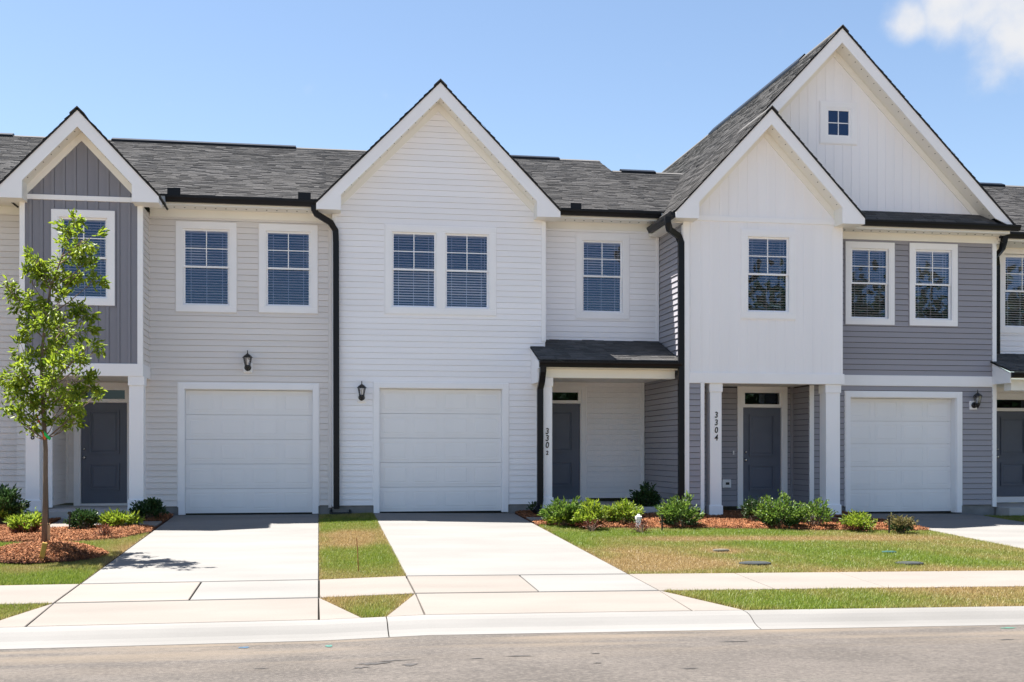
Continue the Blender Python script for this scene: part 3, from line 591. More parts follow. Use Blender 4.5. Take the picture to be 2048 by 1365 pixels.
downspout(B, [(PX(1086, 21.75), 21.74, zpf - .12), (PX(1086, 21.75), 21.75, zpf - .22), (PX(1083.5, 21.9), 21.9, zpf - .42), (PX(1080, 21.97), 21.96, zpf - .56), (PX(1080, 21.97), 21.96, ZC - .95), (PX(1079, 21.9), 21.95, ZC - 1.08), (PX(1070, 21.8), 21.8, ZC - 1.17)])
# ---- unit C : grey siding, white board-and-batten gables
C = thing('townhouse', 'grey townhouse with two overlapping white gables and an attic window', 'townhouse', (10.5, YC, float(gz(10.5, YC))))
fC = Fr('front', YC); flC = float(gz(12.3, YC)); cl, crr = PX(1367, YCb), PX(1685, YCb); xR = PX(1990, YC); fCb = Fr('front', YCb)
ccx, hC, slC = (cl + crr) / 2, 1.95, 1.065; zeC = ZC + 4.653
bxc, hBig, slBig, zeBig = 10.63, 3.91, 1.02, ZC + 4.76
zso = lambda x: zeC + slC * (hC - abs(x - ccx)) - .36
zso2 = lambda x: zeBig + slBig * (hBig - abs(x - bxc)) - .36
zcb0, zcb1 = PZ(1530, 768, YCb), PZ(1530, 747, YCb); zcm = PZ(1525, 441, YCb)
wCb = rect(1482, 1590, 461.5, 638, YCb)
BAT_W = mat('batten_white', (.90, .885, .90), .5, .02, .8, .1, 40, objvar=.015, stretch=(3, 3, .3))
battens(C, fCb, [(cl, zcb1), (crr, zcb1), (crr, zcm), (cl, zcm)], [hole(wCb)], BAT_W, .2)
battens(C, fCb, [(cl, zcm), (crr, zcm), (crr, zso(crr)), (ccx, zso(ccx)), (cl, zso(cl))], [], BAT_W, .2)
window(C, fCb, wCb, BAT_W)
b = MB(); fCb.box(b, cl - .0, crr + .01, zcm - .05, zcm + .05, 0, .03); b.build('band_board', TRIM, C, bevel=.003)
gable_roof(C, ccx, hC, zeC, slC, YCb - .40, YC + .3, YCb, ybl=YC - .44)
# big gable over the whole unit
zpC = PZ(1880, 428, YC)
wat = rect(1640, 1712, 206, 288, YC)
xl2 = bxc - hBig + .1; xr2 = bxc + hBig - .15
battens(C, fC, [(crr - .6, zpC), (xr2 - .25, zpC), (bxc, zso2(bxc)), (ccx - .2, zso2(ccx - .2))], [hole(wat, .03)], BAT_W, .19, .02)
window(C, fC, wat, BAT_W, 'attic', .11, 'small square attic window with four panes')
zrb = zeBig + slBig * hBig; hl = bxc - (ccx - hC); gable_roof(C, bxc, hBig, zeBig, slBig, YC - .42, 34.8, YC, chop=False, L=(hl, zeC, (zrb - zeC) / hl))
zrb = zeBig + slBig * hBig
for y0, y1 in ((24.1, 28.3), (28.4, 30.1)): MB().prism([(-.14, -.12), (-.14, -.07), (0, .085), (.14, -.07), (.14, -.12), (0, .03)], lambda x, z: (bxc + x, y0, zrb + z), lambda x, z: (bxc + x, y1, zrb + z)).build('ridge_vent', GUT, C)
# pent roof, eave and grey garage wall
zpe = ZC + 4.79; ype = YC - .43; xpe0, xpe1 = crr + .27, PX(2034, ype)
pent = slope(C, (xpe0, ype, zpe), (xpe1 - .1, ype, zpe), (xpe1 - .45, YC - .01, zpC), (xpe0, YC - .01, zpC), tabs=False)
shingles(pent, (xpe0, ype, zpe), (1, 0, 0), Vector((0, YC - .01 - ype, zpC - zpe)).normalized(), xpe1 - .45 - xpe0, math.hypot(YC - ype, zpC - zpe), .13)
eave(C, xpe0, xpe1 - .15, ype, zpe, YC, gut=False); gutter(C, (xpe0, ype + .018, zpe - .02), (xpe1 + .04, ype + .018, zpe - .02), (0, -1, 0))
wC1 = rect(1690, 1788, 485, 650, YC); wC2 = rect(1818, 1914, 488, 652.5, YC)
gC = (PX(1690, YC), PX(1922, YC), PZ(1806, 785, YC)); zbd0, zbd1 = PZ(1830, 773, YC), PZ(1830, 752, YC)
xe1 = PX(1618, YC)
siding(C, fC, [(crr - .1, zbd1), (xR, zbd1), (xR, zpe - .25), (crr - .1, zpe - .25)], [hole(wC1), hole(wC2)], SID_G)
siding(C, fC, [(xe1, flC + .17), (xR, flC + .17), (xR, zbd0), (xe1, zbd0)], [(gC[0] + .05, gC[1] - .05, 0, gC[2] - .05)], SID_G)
window(C, fC, wC1, SID_G); window(C, fC, wC2, SID_G); garage(C, fC, gC, flC + .005, .19)
b = MB(); fC.box(b, crr, xR + .02, zbd0, zbd1, -.01, .034); b.build('band_board', TRIM, C, bevel=.004)
corner(C, fC, xR - .075, xR + .02, flC + .12, zpe - .335); foundation(C, gC[1], xR, YC, flC + .17); foundation(C, xe1, gC[0], YC, flC + .17)
MB().box(xR - .1, xR, YC + .1, 24.4, flC, zpe).build('side_wall', SID_G, C)
# left flank
fCl = Fr('left', cl); zfl = float(gz(7, 22))
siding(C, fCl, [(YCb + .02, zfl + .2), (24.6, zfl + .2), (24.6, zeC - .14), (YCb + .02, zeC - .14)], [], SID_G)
corner(C, fCb, cl - .015, cl + .11, zfl + .16, zcm - .05); corner(C, fCl, YCb - .02, YCb + .06, zfl + .16, zeC - .2, .028)
# eave of the left flank: soffit, fascia and gutter running back
MB().box(ccx - hC + .05, cl + .03, YCb - .0, 23.3, zeC - .16, zeC - .145).build('soffit', SOFF, C)
MB().box(ccx - hC + .03, ccx - hC + .049, YCb - .36, 23.3, zeC - .16, zeC - .03).build('fascia', SOFF, C)
gutter(C, (ccx - hC + .028, YCb - .38, zeC - .02), (ccx - hC + .028, 23.05, zeC - .02), (-1, 0, 0))
downspout(C, [(PX(1335, YCb - .3), YCb - .3, zeC - .12), (PX(1335, YCb - .3), YCb - .3, zeC - .22), (PX(1339, YCb - .2), YCb - .2, zeC - .34), (PX(1357, YCb - .02), YCb - .02, zeC - .43), (PX(1362, YCb), YCb + .0, zeC - .55), (PX(1362, YCb), YCb, zeC - .8), (PX(1362.5, YCb), YCb, zfl + .1)])
# entry of C
be = MB(); be.box(cl + .11, crr + .03, YCb - .03, YCb + .17, zcb0, zcb1); be.box(crr - .1, crr + .029, YCb + .17, YC - .036, zcb0 + .002, zcb1 - .001); be.build('beam', TRIM, C, bevel=.004)
pfC = ZC - 1.275; xs = PX(1408, YCb)
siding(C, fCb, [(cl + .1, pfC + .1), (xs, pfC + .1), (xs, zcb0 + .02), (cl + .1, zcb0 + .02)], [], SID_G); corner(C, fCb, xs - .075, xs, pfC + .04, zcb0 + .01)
YCd = 23.5; fCd = Fr('front', YCd)
column(C, PX(1421, YCb), PX(1444, YCb), YCb + .02, pfC, zcb0); column(C, PX(1653, YCb), PX(1681, YCb), YCb + .02, pfC, zcb0)
number(C, '3304', PX(1433, YCb), YCb + .02, PZ(1433, 824, YCb), .15)
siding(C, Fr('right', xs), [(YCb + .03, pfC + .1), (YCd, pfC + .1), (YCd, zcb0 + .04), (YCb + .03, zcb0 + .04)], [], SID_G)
dC = (PX(1486, YCd), PX(1562, YCd), PZ(1524, 1006, YCd), PZ(1524, 816, YCd)); ztr = PZ(1524, 782, YCd)
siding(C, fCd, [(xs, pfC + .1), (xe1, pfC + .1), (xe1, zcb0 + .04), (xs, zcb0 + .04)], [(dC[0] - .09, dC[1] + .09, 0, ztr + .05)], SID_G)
entry_door(C, fCd, *dC, zt=ztr); corner(C, fCd, xe1 - .05, xe1 + .02, pfC + .1, zcb0 + .04, .05, SID_G)
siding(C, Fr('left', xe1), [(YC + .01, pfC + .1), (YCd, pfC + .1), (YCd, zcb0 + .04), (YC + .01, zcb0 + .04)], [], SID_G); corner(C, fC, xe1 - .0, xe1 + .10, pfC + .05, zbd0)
MB().box(cl + .12, crr, YCb + .18, YCd, zcb0 + .04, zcb0 + .07).build('porch_ceiling', SOFF, C)
MB().box(cl + .15, crr + .12, YCb - .12, YCd + .1, pfC - .3, pfC).build('porch_slab', MATS['porch_concrete'], C)
MSb = (ZR - ZEb) / (YR - YEb); main_roof(C, 7.05, 14.4, 23.0, ZEb + MSb * (23.0 - YEb), 27.25, ZEb + MSb * (27.25 - YEb), 32, True); vent(C, PX(1240, 27.25), PX(1308, 27.25), 27.25, ZEb + MSb * (27.25 - YEb))
# outlet cover and bell push by the door of C
MB().box(PX(1443, YCd), PX(1461, YCd), YCd - .05, YCd - .016, PZ(1452, 976, YCd), PZ(1452, 959, YCd)).build('outlet_cover', TRIM, C, bevel=.01)
MB().box(PX(1450, YCd), PX(1457, YCd), YCd - .056, YCd - .0505, PZ(1452, 970, YCd), PZ(1452, 965, YCd)).build('outlet_socket', BLACK, C)
MB().box(PX(1464.5, YCd), PX(1467.5, YCd), YCd - .04, YCd - .016, PZ(1466, 910, YCd), PZ(1466, 902, YCd)).build('bell_push', TRIM, C, bevel=.004)
# ---- unit D (right edge) and unit Z (left edge)
D = thing('townhouse', 'white townhouse cut off by the right edge with a dark lean-to porch roof', 'townhouse', (16, YBr, float(gz(16, YBr))))
fD = Fr('front', YBr); zEd = ZC + 4.70; xD1 = 16.95; zpd = PZ(2030, 709, YBr)
wD = rect(1998, 2093, 500, 667, YBr); 
siding(D, fD, [(xR, zpd - .05), (xD1, zpd - .05), (xD1, zEd - .25), (xR, zEd - .25)], [hole(wD)], SID_W); window(D, fD, wD, SID_W)
eave(D, xR + .03, xD1 - .2, YE, zEd, YBr)
main_roof(D, 14.405, xD1, YE, zEd, 27.25, ZC + 6.86, 32); main_roof(D, xD1 + .005, 24, YB + .2, zEd + .19, 27.25, ZC + 6.86, 32); vent(D, 14.6, PX(2003, 27.25), 27.25, ZC + 6.86)
xpd = PX(1980, YC); zdf = PZ(2040, 742, 21.9)
slope(D, (xpd, 21.9, zdf), (xD1 + .3, 21.9, zdf), (xD1 + .3, YBr - .01, zpd), (xpd, YBr - .01, zpd)); gutter(D, (xpd + .02, 21.918, zdf - .03), (xD1 + .3, 21.918, zdf - .03), (0, -1, 0))
MB().box(xpd + .03, xD1 + .3, 21.94, 21.965, zdf - .16, zdf - .03).build('fascia', SOFF, D)
MB().prism([(21.97, zdf - .05), (YC - .04, zdf + .2), (YC - .04, zdf - .25), (21.97, zdf - .25)], lambda y, z: (xpd + .03, y, z), lambda y, z: (xpd + .06, y, z)).build('porch_side_panel', TRIM, D)
MB().box(xR + .02, xD1 + .3, 22.1, 22.35, zdf - .40, zdf - .161).build('beam', SOFF, D)
YDd = 24.2; fDd = Fr('front', YDd); dl = PX(1990, YDd); dD = (dl, dl + .914, PZ(2020, 994, YDd), PZ(2020, 823, YDd)); ztr = PZ(2020, 796, YDd); pfD = dD[2] - .15
siding(D, fDd, [(xR, pfD), (xD1, pfD), (xD1, zdf - .2), (xR, zdf - .2)], [(dD[0] - .09, dD[1] + .09, 0, ztr + .05)], SID_W); entry_door(D, fDd, *dD, zt=ztr)
MB().box(xR, xD1, 22.36, YDd, zdf - .2, zdf - .17).build('porch_ceiling', SOFF, D); MB().box(xR + .05, xD1 + .3, 22.2, YDd + .1, pfD - .4, pfD).build('porch_slab', MATS['porch_concrete'], D)
xdc = 19.06; MB().box(xD1, 21.2, YB, YB + .2, flC - .1, zEd).build('wall', SID_W, D); MB().prism([(xD1, zEd), (21.17, zEd), (xdc, zEd + 2.0)], lambda x, z: (x, YB, z), lambda x, z: (x, YB + .2, z)).build('gable_wall', SID_W, D)
gable_roof(D, xdc, 2.39, zEd - .03, 1.02, YB - .4, 27.2, YB)
downspout(D, [(PX(2011, 22.47), 22.5, zEd - .1), (PX(2010, 22.47), 22.5, zEd - .2), (PX(2004, 22.7), 22.7, zEd - .34), (PX(1997, 22.9), 23.0, zEd - .45), (PX(1994.5, 23.1), 23.12, zEd - .62), (PX(1994.5, 23.1), 23.12, zpd - .02)])
Z = thing('townhouse', 'beige townhouse cut off by the left edge behind the large shrub', 'townhouse', (-8, YBr, float(gz(-8, YBr))))
fZ = Fr('front', YBr - .1); siding(Z, fZ, [(-12, fl + .2), (bl + .02, fl + .2), (bl + .02, ZE - .25), (-12, ZE - .25)], [], SID_B)
foundation(Z, -12, bl, YBr - .1, fl + .2); eave(Z, -12, bl - .02, YE, ZE, YBr - .1, g=(-12, bl - .38)); main_roof(Z, -13, bl - .105, YE, ZE, YR, ZR, 34.5); vent(Z, -12.5, PX(28, YR), YR, ZR)
for H_, xa, xb in ((A, bl, .2), (B, .2, 7.05), (C, 7.1, 14.35), (D, 14.4, 21), (Z, -12, bl - .05)): MB().box(xa + .05, xb - .05, 33.4, 33.6, .2, ZC + 4.6).build('back_wall', SID_B, H_)
# ------------------------------------------------------------------ ground, road, kerb, paving
def struct(o): o['kind'] = 'structure'; return o
def sheet(name, xs, ys, dz, m):
    V = [(x, y, float(gz(x, y)) + dz) for y in ys for x in xs]; n = len(xs)
    Fc = [(j * n + i, j * n + i + 1, (j + 1) * n + i + 1, (j + 1) * n + i) for j in range(len(ys) - 1) for i in range(n - 1)]
    me = bpy.data.meshes.new(name); me.from_pydata(V, [], Fc); me.materials.append(m); return struct(link(name, me))
sheet('ground', [-400, -60, -20, 0, 1.05, 20, 60, 400], [-400, -60, -2, 2.5, 2.6, 6.5, KF, KB, SWF, 22.7, 40, 200, 700], -.07, mat('ground_soil', (.085, .085, .04), .95, .3, .7, .5, 40))
sheet('road', [-60, -20, 0, 1.05, 20, 60], [2.6, 6.5, KF], 0, ASPH)
sheet('bounce_ground', [-60, 0, 1.05, 60], [-60, -2, 2.3], -.02, mat('bounce_ground', (.24, .185, .14), .95, .3, 1.2, .6, 90))  # unseen tan sheet across the street, added to bounce warm light onto the facades
WALK = struct(bpy.data.objects.new('pavement', None)); COL.objects.link(WALK)
def slab(name, pts, m, dz=0, gap=.009, th=.13, parent=None):
    cx = sum(p[0] for p in pts) / len(pts); cy = sum(p[1] for p in pts) / len(pts); n = len(pts)
    # inset every edge by the joint gap
    area = sum(pts[i][0] * pts[(i + 1) % n][1] - pts[(i + 1) % n][0] * pts[i][1] for i in range(n))
    if area < 0: pts = pts[::-1]
    q = []
    for i in range(n):
        a, b, c = (Vector((*pts[(i + k) % n], 0)).xy for k in (-1, 0, 1)); e0 = (b - a).normalized(); e1 = (c - b).normalized()
        n0 = Vector((-e0.y, e0.x)); n1 = Vector((-e1.y, e1.x)); d = (n0 + n1); d = d / max(.35, (1 + n0.dot(n1))); q.append(b + d * gap)
    mb = MB(); mb.prism([tuple(p) for p in q], lambda x, y: (x, y, float(gz(x, y)) + dz - th), lambda x, y: (x, y, float(gz(x, y)) + dz))
    return mb.build(name, m, parent, bevel=.006)
def drive(x0, x1, ytop, fl_l, fl_r, label):
    d = struct(bpy.data.objects.new('driveway', None)); COL.objects.link(d); d['label'] = label
    xm = (x0 + x1) / 2
    J = .022; slab('driveway_slab', [(x0, SWB + J), (x1, SWB + J), (x1, ytop), (x0, ytop)], DRIVE, parent=d)
    for a, b in ((x0, xm), (xm, x1)): slab('crossing_slab', [(a, SWF + J), (b, SWF + J), (b, SWB - J), (a, SWB - J)], WALKM if a == x0 else DRIVE, parent=d)
    slab('apron_slab', [(x0, KB + .012), (x1, KB + .012), (x1, SWF - J), (x0, SWF - J)], WALKM, parent=d)
    fm = MB()
    for yy in (SWB, SWF): fm.prism([(x0, yy - .03), (x1, yy - .03), (x1, yy + .03), (x0, yy + .03)], lambda x, y: (x, y, float(gz(x, y)) - .06), lambda x, y: (x, y, float(gz(x, y)) - .007))
    fm.build('joint_filler', ROOFD, d)['kind'] = 'stuff'
    slab('flare_slab', [(x0 - fl_l, KB), (x0, KB), (x0, SWF)], WALKM, parent=d); slab('flare_slab', [(x1, KB), (x1 + fl_r, KB), (x1, SWF)], WALKM, parent=d)
D1, D2, D3 = (-2.75, 0.0), (1.05, 3.85), (10.87, 13.7)
drive(*D1, 22.93, .45, .43, 'pale concrete driveway left of the narrow grass strip')
drive(*D2, 22.68, .40, .57, 'pale concrete driveway right of the narrow grass strip')
drive(*D3, 22.55, .45, .45, 'concrete driveway of the grey townhouse')
def walk(x0, x1, n):
    for i in range(n): a = x0 + (x1 - x0) * i / n; b = x0 + (x1 - x0) * (i + 1) / n; slab('sidewalk_slab', [(a, SWF), (b, SWF), (b, SWB), (a, SWB)], WALKM, parent=WALK)
walk(-12.35, -2.75, 7); walk(0, 1.05, 1); walk(3.85, 10.87, 5); walk(13.7, 19.3, 4)
for pts in ([(-4.6, 20.45), (-2.77, 20.45), (-2.77, 21.4), (-4.6, 21.4)], [(-4.6, 21.4), (-3.45, 21.4), (-3.45, 21.92), (-4.6, 21.92)], [(3.87, 20.75), (6.1, 20.75), (6.1, 21.5), (3.87, 21.5)], [(4.75, 21.5), (6.1, 21.5), (6.1, 21.89), (4.75, 21.89)], [(8.9, 20.65), (10.85, 20.65), (10.85, 21.35), (8.9, 21.35)], [(8.9, 21.35), (10.1, 21.35), (10.1, 21.62), (8.9, 21.62)]):
    slab('path_slab', pts, WALKM, .03, parent=WALK)
KERB = struct(bpy.data.objects.new('kerb', None)); COL.objects.link(KERB)
kx = [-14.26, -10.53, -6.8, -3.07, .66, 4.39, 8.12, 11.85, 15.58]
prof = [(KB - .008, 0), (KB - .12, -.004), (KB - .2, -.02), (KB - .27, -.05), (KB - .34, -.085), (KB - .42, -.108), (KF, -.122), (KF, -.3), (KB - .008, -.3)]
for a, b in zip(kx, kx[1:]):
    ins = [x for x in (0, 1.05) if a < x < b]; cuts = [a + .006] + ins + [b - .006]; mb = MB()
    n0 = len(mb.v); k = len(prof)
    for x in cuts:
        zb = float(gz(x, KB)); mb.v += [(x, y, zb + z) for y, z in prof]
    for i in range(len(cuts) - 1):
        for j in range(k): mb.f.append((i * k + j, i * k + (j + 1) % k, (i + 1) * k + (j + 1) % k, (i + 1) * k + j))
    mb.f += [tuple(range(k)), tuple((len(cuts) - 1) * k + j for j in range(k))]
    mb.build('kerb_stone', KERBM, KERB)
# ------------------------------------------------------------------ lawns and mulch beds
BED_A = [(-9, 18.6), (-3.7, 18.5), (-3.1, 18.85), (-2.77, 19.7), (-2.77, 22.9), (-9, 22.9)]
BED_B = [(3.87, 20.25), (4.6, 19.8), (6.5, 19.6), (8.5, 19.3), (10.3, 19.05), (10.86, 19.2), (10.86, 22.55), (7.0, 22.55), (7.0, 22.7), (3.87, 22.7)]
LAWNS = {'left': [(-9, SWB), (-2.76, SWB), (-2.76, 19.7), (-3.1, 18.85), (-3.7, 18.5), (-9, 18.6)],
         'right': [(3.86, SWB), (10.86, SWB), (10.86, 19.2), (10.3, 19.05), (8.5, 19.3), (6.5, 19.6), (4.6, 19.8), (3.86, 20.25)],
         'mid': [(.0, SWB), (1.05, SWB), (1.05, 22.72), (.0, 22.72)],
         'wedge': [(.0, SWF), (1.05, SWF), (.65, KB), (.43, KB)],
         'verge_r': [(3.87, SWF), (4.43, KB), (10.4, KB), (10.86, SWF)], 'verge_l': [(-2.76, SWF), (-3.21, KB), (-9, KB), (-9, SWF)],
         'far_right': [(13.71, SWB), (18, SWB), (18, 22.15), (13.71, 22.15)]}
def inside(poly, x, y):
    r = np.zeros(len(x), bool)
    for (x0, y0), (x1, y1) in zip(poly, poly[1:] + poly[:1]):
        c = ((y0 > y) != (y1 > y)); r ^= c & (x < (x1 - x0) * (y - y0) / (y1 - y0 + 1e-12) + x0)
    return r
def edge_dist(poly, x, y):
    d = np.full(len(x), 9.)
    for (x0, y0), (x1, y1) in zip(poly, poly[1:] + poly[:1]):
        L2 = (x1 - x0) ** 2 + (y1 - y0) ** 2; t = np.clip(((x - x0) * (x1 - x0) + (y - y0) * (y1 - y0)) / L2, 0, 1); d = np.minimum(d, np.hypot(x - x0 - t * (x1 - x0), y - y0 - t * (y1 - y0)))
    return d
_w = [(rng.normal(size=2) * s, rng.uniform(0, 6.3), 1 / s ** .7) for s in (1, 1.3, 2, 2.7, 4, 6, 9, 14, 20) for _ in range(3)]
def wob(x, y): return sum(a * np.sin(k[0] * x + k[1] * y + p) for k, p, a in _w) / 3.2
DRY = [(*GROUND(702, 1075)[:2], .42, 1.2, 1.3), (*GROUND(1300, 1128)[:2], 1.0, .75, 1.5), (*GROUND(1240, 1095)[:2], .7, .9, .6), (*GROUND(1620, 1078)[:2], 2.2, .38, .9), (*GROUND(1380, 1076)[:2], 1.2, .35, .6), (*GROUND(90, 1082)[:2], 1.2, .5, .5), (*GROUND(1445, 1102)[:2], .25, .3, .9), (*GROUND(40, 1140)[:2], .7, .5, .5), (*GROUND(1900, 1140)[:2], 1.4, .35, .5)]
def dryness(key, x, y, ed):
    d = .22 + .38 * wob(x, y)
    for cx, cy, rx, ry, a in DRY: d = d + a * np.exp(-((x - cx) / rx) ** 2 - ((y - cy) / ry) ** 2)
    if key.startswith('verge') or key == 'wedge': d = d + .22
    if key == 'mid': d = d - .15 * (y > 20.9) - .1 * (y < 15.6)
    return np.clip(d + .35 * np.exp(-ed / .05) + rng.normal(0, .14, len(x)), 0, 1)
MND = GROUND(88, 1113); MR = .82
def pick(poly, dens):
    xs = [p[0] for p in poly]; ys = [p[1] for p in poly]; x0, x1, y0, y1 = max(min(xs), -7), max(xs), min(ys), max(ys); n = int((x1 - x0) * (y1 - y0) * dens)
    x = rng.uniform(x0, x1, n); y = rng.uniform(y0, y1, n); k = inside(poly, x, y); return x[k], y[k]
def lawn(key, label, dens):
    poly = LAWNS[key]
    soil = MB(); soil.prism(poly, lambda x, y: (x, y, float(gz(x, y)) - .1), lambda x, y: (x, y, float(gz(x, y)) - .012)); soil = struct(soil.build('lawn', SOIL)); soil['label'] = label
    x, y = pick(poly, dens)
    if key == 'left': k = np.hypot(x - MND[0], (y - MND[1])) > MR - .06 + .05 * wob(x * 3, y * 3); x, y = x[k], y[k]
    ed = edge_dist(poly, x, y); k = ed > rng.uniform(-.03, .05, len(x)) + .012 * wob(x * 5, y * 5); x, y, ed = x[k], y[k], ed[k]; n = len(x); dry = dryness(key, x, y, ed)
    h = rng.uniform(.012, .05, n) * (1 - .35 * dry) * (1 + .2 * wob(x * 2, y * 2)); 
    h *= 1 + .3 * np.exp(-ed / .04)
    sd = rng.random(n) < (.004 + .012 * np.exp(-ed / .06)); h[sd] *= rng.uniform(1.3, 2.0, sd.sum()); az = rng.uniform(0, 6.283, n); lean = rng.uniform(.1, .95, n) * h; wd = rng.uniform(.0018, .0036, n)
    z = gz(x, y) - .014; b = np.stack([x, y, z], 1); sx = np.stack([-np.sin(az), np.cos(az), 0 * az], 1) * wd[:, None]
    tip = b + np.stack([np.cos(az) * lean, np.sin(az) * lean, h], 1); mid = b + np.stack([np.cos(az) * lean * .3, np.sin(az) * lean * .3, h * .6], 1)
    V = np.stack([b - sx * 1.15, b + sx * 1.15, tip], 1)
    o = np_mesh('grass', V, 3, GRASS, None, dry); tag(o, label.replace('lawn soil', 'grass'), None, None, 'stuff')
lawn('left', 'short green lawn grass around the young tree', 13000)
lawn('right', 'patchy green and straw lawn before the grey townhouse', 11000)
lawn('mid', 'narrow grass strip between the two driveways', 15000)
lawn('wedge', 'triangle of grass between the two driveway aprons', 16000)
lawn('verge_r', 'dry grass verge between sidewalk and kerb on the right', 15000)
lawn('verge_l', 'small grass verge at the left edge beside the kerb', 14000)
lawn('far_right', 'bit of grass beyond the grey townhouse driveway', 4000)
PATHS = [(-4.6, -2.7, 20.45, 21.4), (-4.6, -3.4, 21.3, 23), (3.8, 6.1, 20.75, 21.5), (4.7, 6.1, 21.4, 22.6), (8.9, 10.9, 20.65, 21.35), (8.9, 10.1, 21.3, 22)]
def chips(x, y, z, label, name='mulch', lift=.035):
    n = len(x); L = rng.uniform(.012, .04, n); wd = rng.uniform(.0018, .0048, n); az = rng.uniform(0, 6.283, n); pt = rng.normal(0, .45, n)
    c = np.stack([x, y, z + rng.uniform(0, lift, n)], 1); a = np.stack([np.cos(az) * np.cos(pt), np.sin(az) * np.cos(pt), np.sin(pt)], 1) * L[:, None]; s = np.stack([-np.sin(az), np.cos(az), rng.normal(0, .4, n)], 1) * wd[:, None]
    bow = np.stack([0 * x, 0 * x, rng.uniform(0, .006, n)], 1)
    V = np.stack([c - a - s, c - a * .8 + s, c + a + s * .6, c + a * .8 - s], 1)
    o = np_mesh(name, V, 4, CHIPM); tag(o, label, None, None, 'stuff')
def bed(poly, label):
    soil = MB(); soil.prism(poly, lambda x, y: (x, y, float(gz(x, y)) - .1), lambda x, y: (x, y, float(gz(x, y)) + .008)); struct(soil.build('mulch_bed', MULCH_S))['label'] = label
    x, y = pick(poly, 7000); x = x + rng.normal(0, .02, len(x)); y = y + rng.normal(0, .02, len(y))
    for p in PATHS: k = ~((x > p[0] - .01) & (x < p[1] + .01) & (y > p[2] - .01) & (y < p[3])); x, y = x[k], y[k]
    ed = edge_dist(poly, x, y); chips(x, y, gz(x, y) + .008 + .05 * np.clip(ed / .25, 0, 1) * (.5 + .5 * wob(x * 1.5, y * 1.5)).clip(0, 1), label, 'mulch')
bed(BED_A, 'red brown mulch of the bed before the beige townhouse'); bed(BED_B, 'red brown mulch of the bed before the white and grey townhouses')
# mound round the tree
mb = MB(); K = 40; rings = [(1.0, 0), (.85, .07), (.62, .13), (.35, .17), (.12, .185)]
for r, h in rings: mb.v += [(MND[0] + MR * r * math.cos(6.2832 * j / K) * (1 + .05 * math.sin(3 * j)), MND[1] + MR * r * math.sin(6.2832 * j / K), MND[2] - .015 + h) for j in range(K)]
for i in range(len(rings) - 1):
    for j in range(K): mb.f.append((i * K + j, i * K + (j + 1) % K, (i + 1) * K + (j + 1) % K, (i + 1) * K + j))
mb.f.append(tuple((len(rings) - 1) * K + j for j in range(K))); tag(struct(mb.build('mulch_mound', MULCH_S, smooth=True)), 'mulch mound round the young tree')
q = rng.uniform(0, 1, 16000) ** .5; an = rng.uniform(0, 6.2832, 16000); mh = np.interp(q, [.12, .35, .62, .85, 1.03], [.185, .17, .13, .07, 0])
chips(MND[0] + MR * q * np.cos(an) * 1.02, MND[1] + MR * q * np.sin(an) * 1.02, MND[2] - .01 + mh, 'shredded red brown mulch heaped round the young tree', 'mulch', .03)
# ------------------------------------------------------------------ plants
def leaves(name, P, Dv, L, W, m, parent):
    n = len(P); Dv = Dv / (np.linalg.norm(Dv, axis=1)[:, None] + 1e-9); t = rng.normal(size=(n, 3)); S = np.cross(Dv, t); S /= np.linalg.norm(S, axis=1)[:, None] + 1e-9; Nn = np.cross(Dv, S)
    L = L * rng.uniform(.7, 1.25, n)[:, None]; W = W * rng.uniform(.75, 1.2, n)[:, None]
    f = Nn * W * .35; V = np.stack([P, P + Dv * L * .3 + S * W * .42 + f, P + Dv * L * .62 + S * W * .4 + f * .9, P + Dv * L - f * .4, P + Dv * L * .62 - S * W * .4 + f * .9, P + Dv * L * .3 - S * W * .42 + f], 1)
    # two halves folded along the midrib
    a = V[:, [0, 1, 2, 3]]; b = V[:, [0, 3, 4, 5]]; me = bpy.data.meshes.new(name)
    me.vertices.add(n * 6); me.vertices.foreach_set('co', V.reshape(-1).astype(np.float32)); base = np.arange(n)[:, None] * 6
    fa = np.concatenate([base + np.array([0, 1, 2, 3]), base + np.array([0, 3, 4, 5])], 1).reshape(-1); me.loops.add(n * 8); me.loops.foreach_set('vertex_index', fa.astype(np.int32))
    me.polygons.add(n * 2); me.polygons.foreach_set('loop_start', np.arange(0, n * 8, 4, dtype=np.int32)); me.update(); me.validate(); me.materials.append(m); return link(name, me, parent)
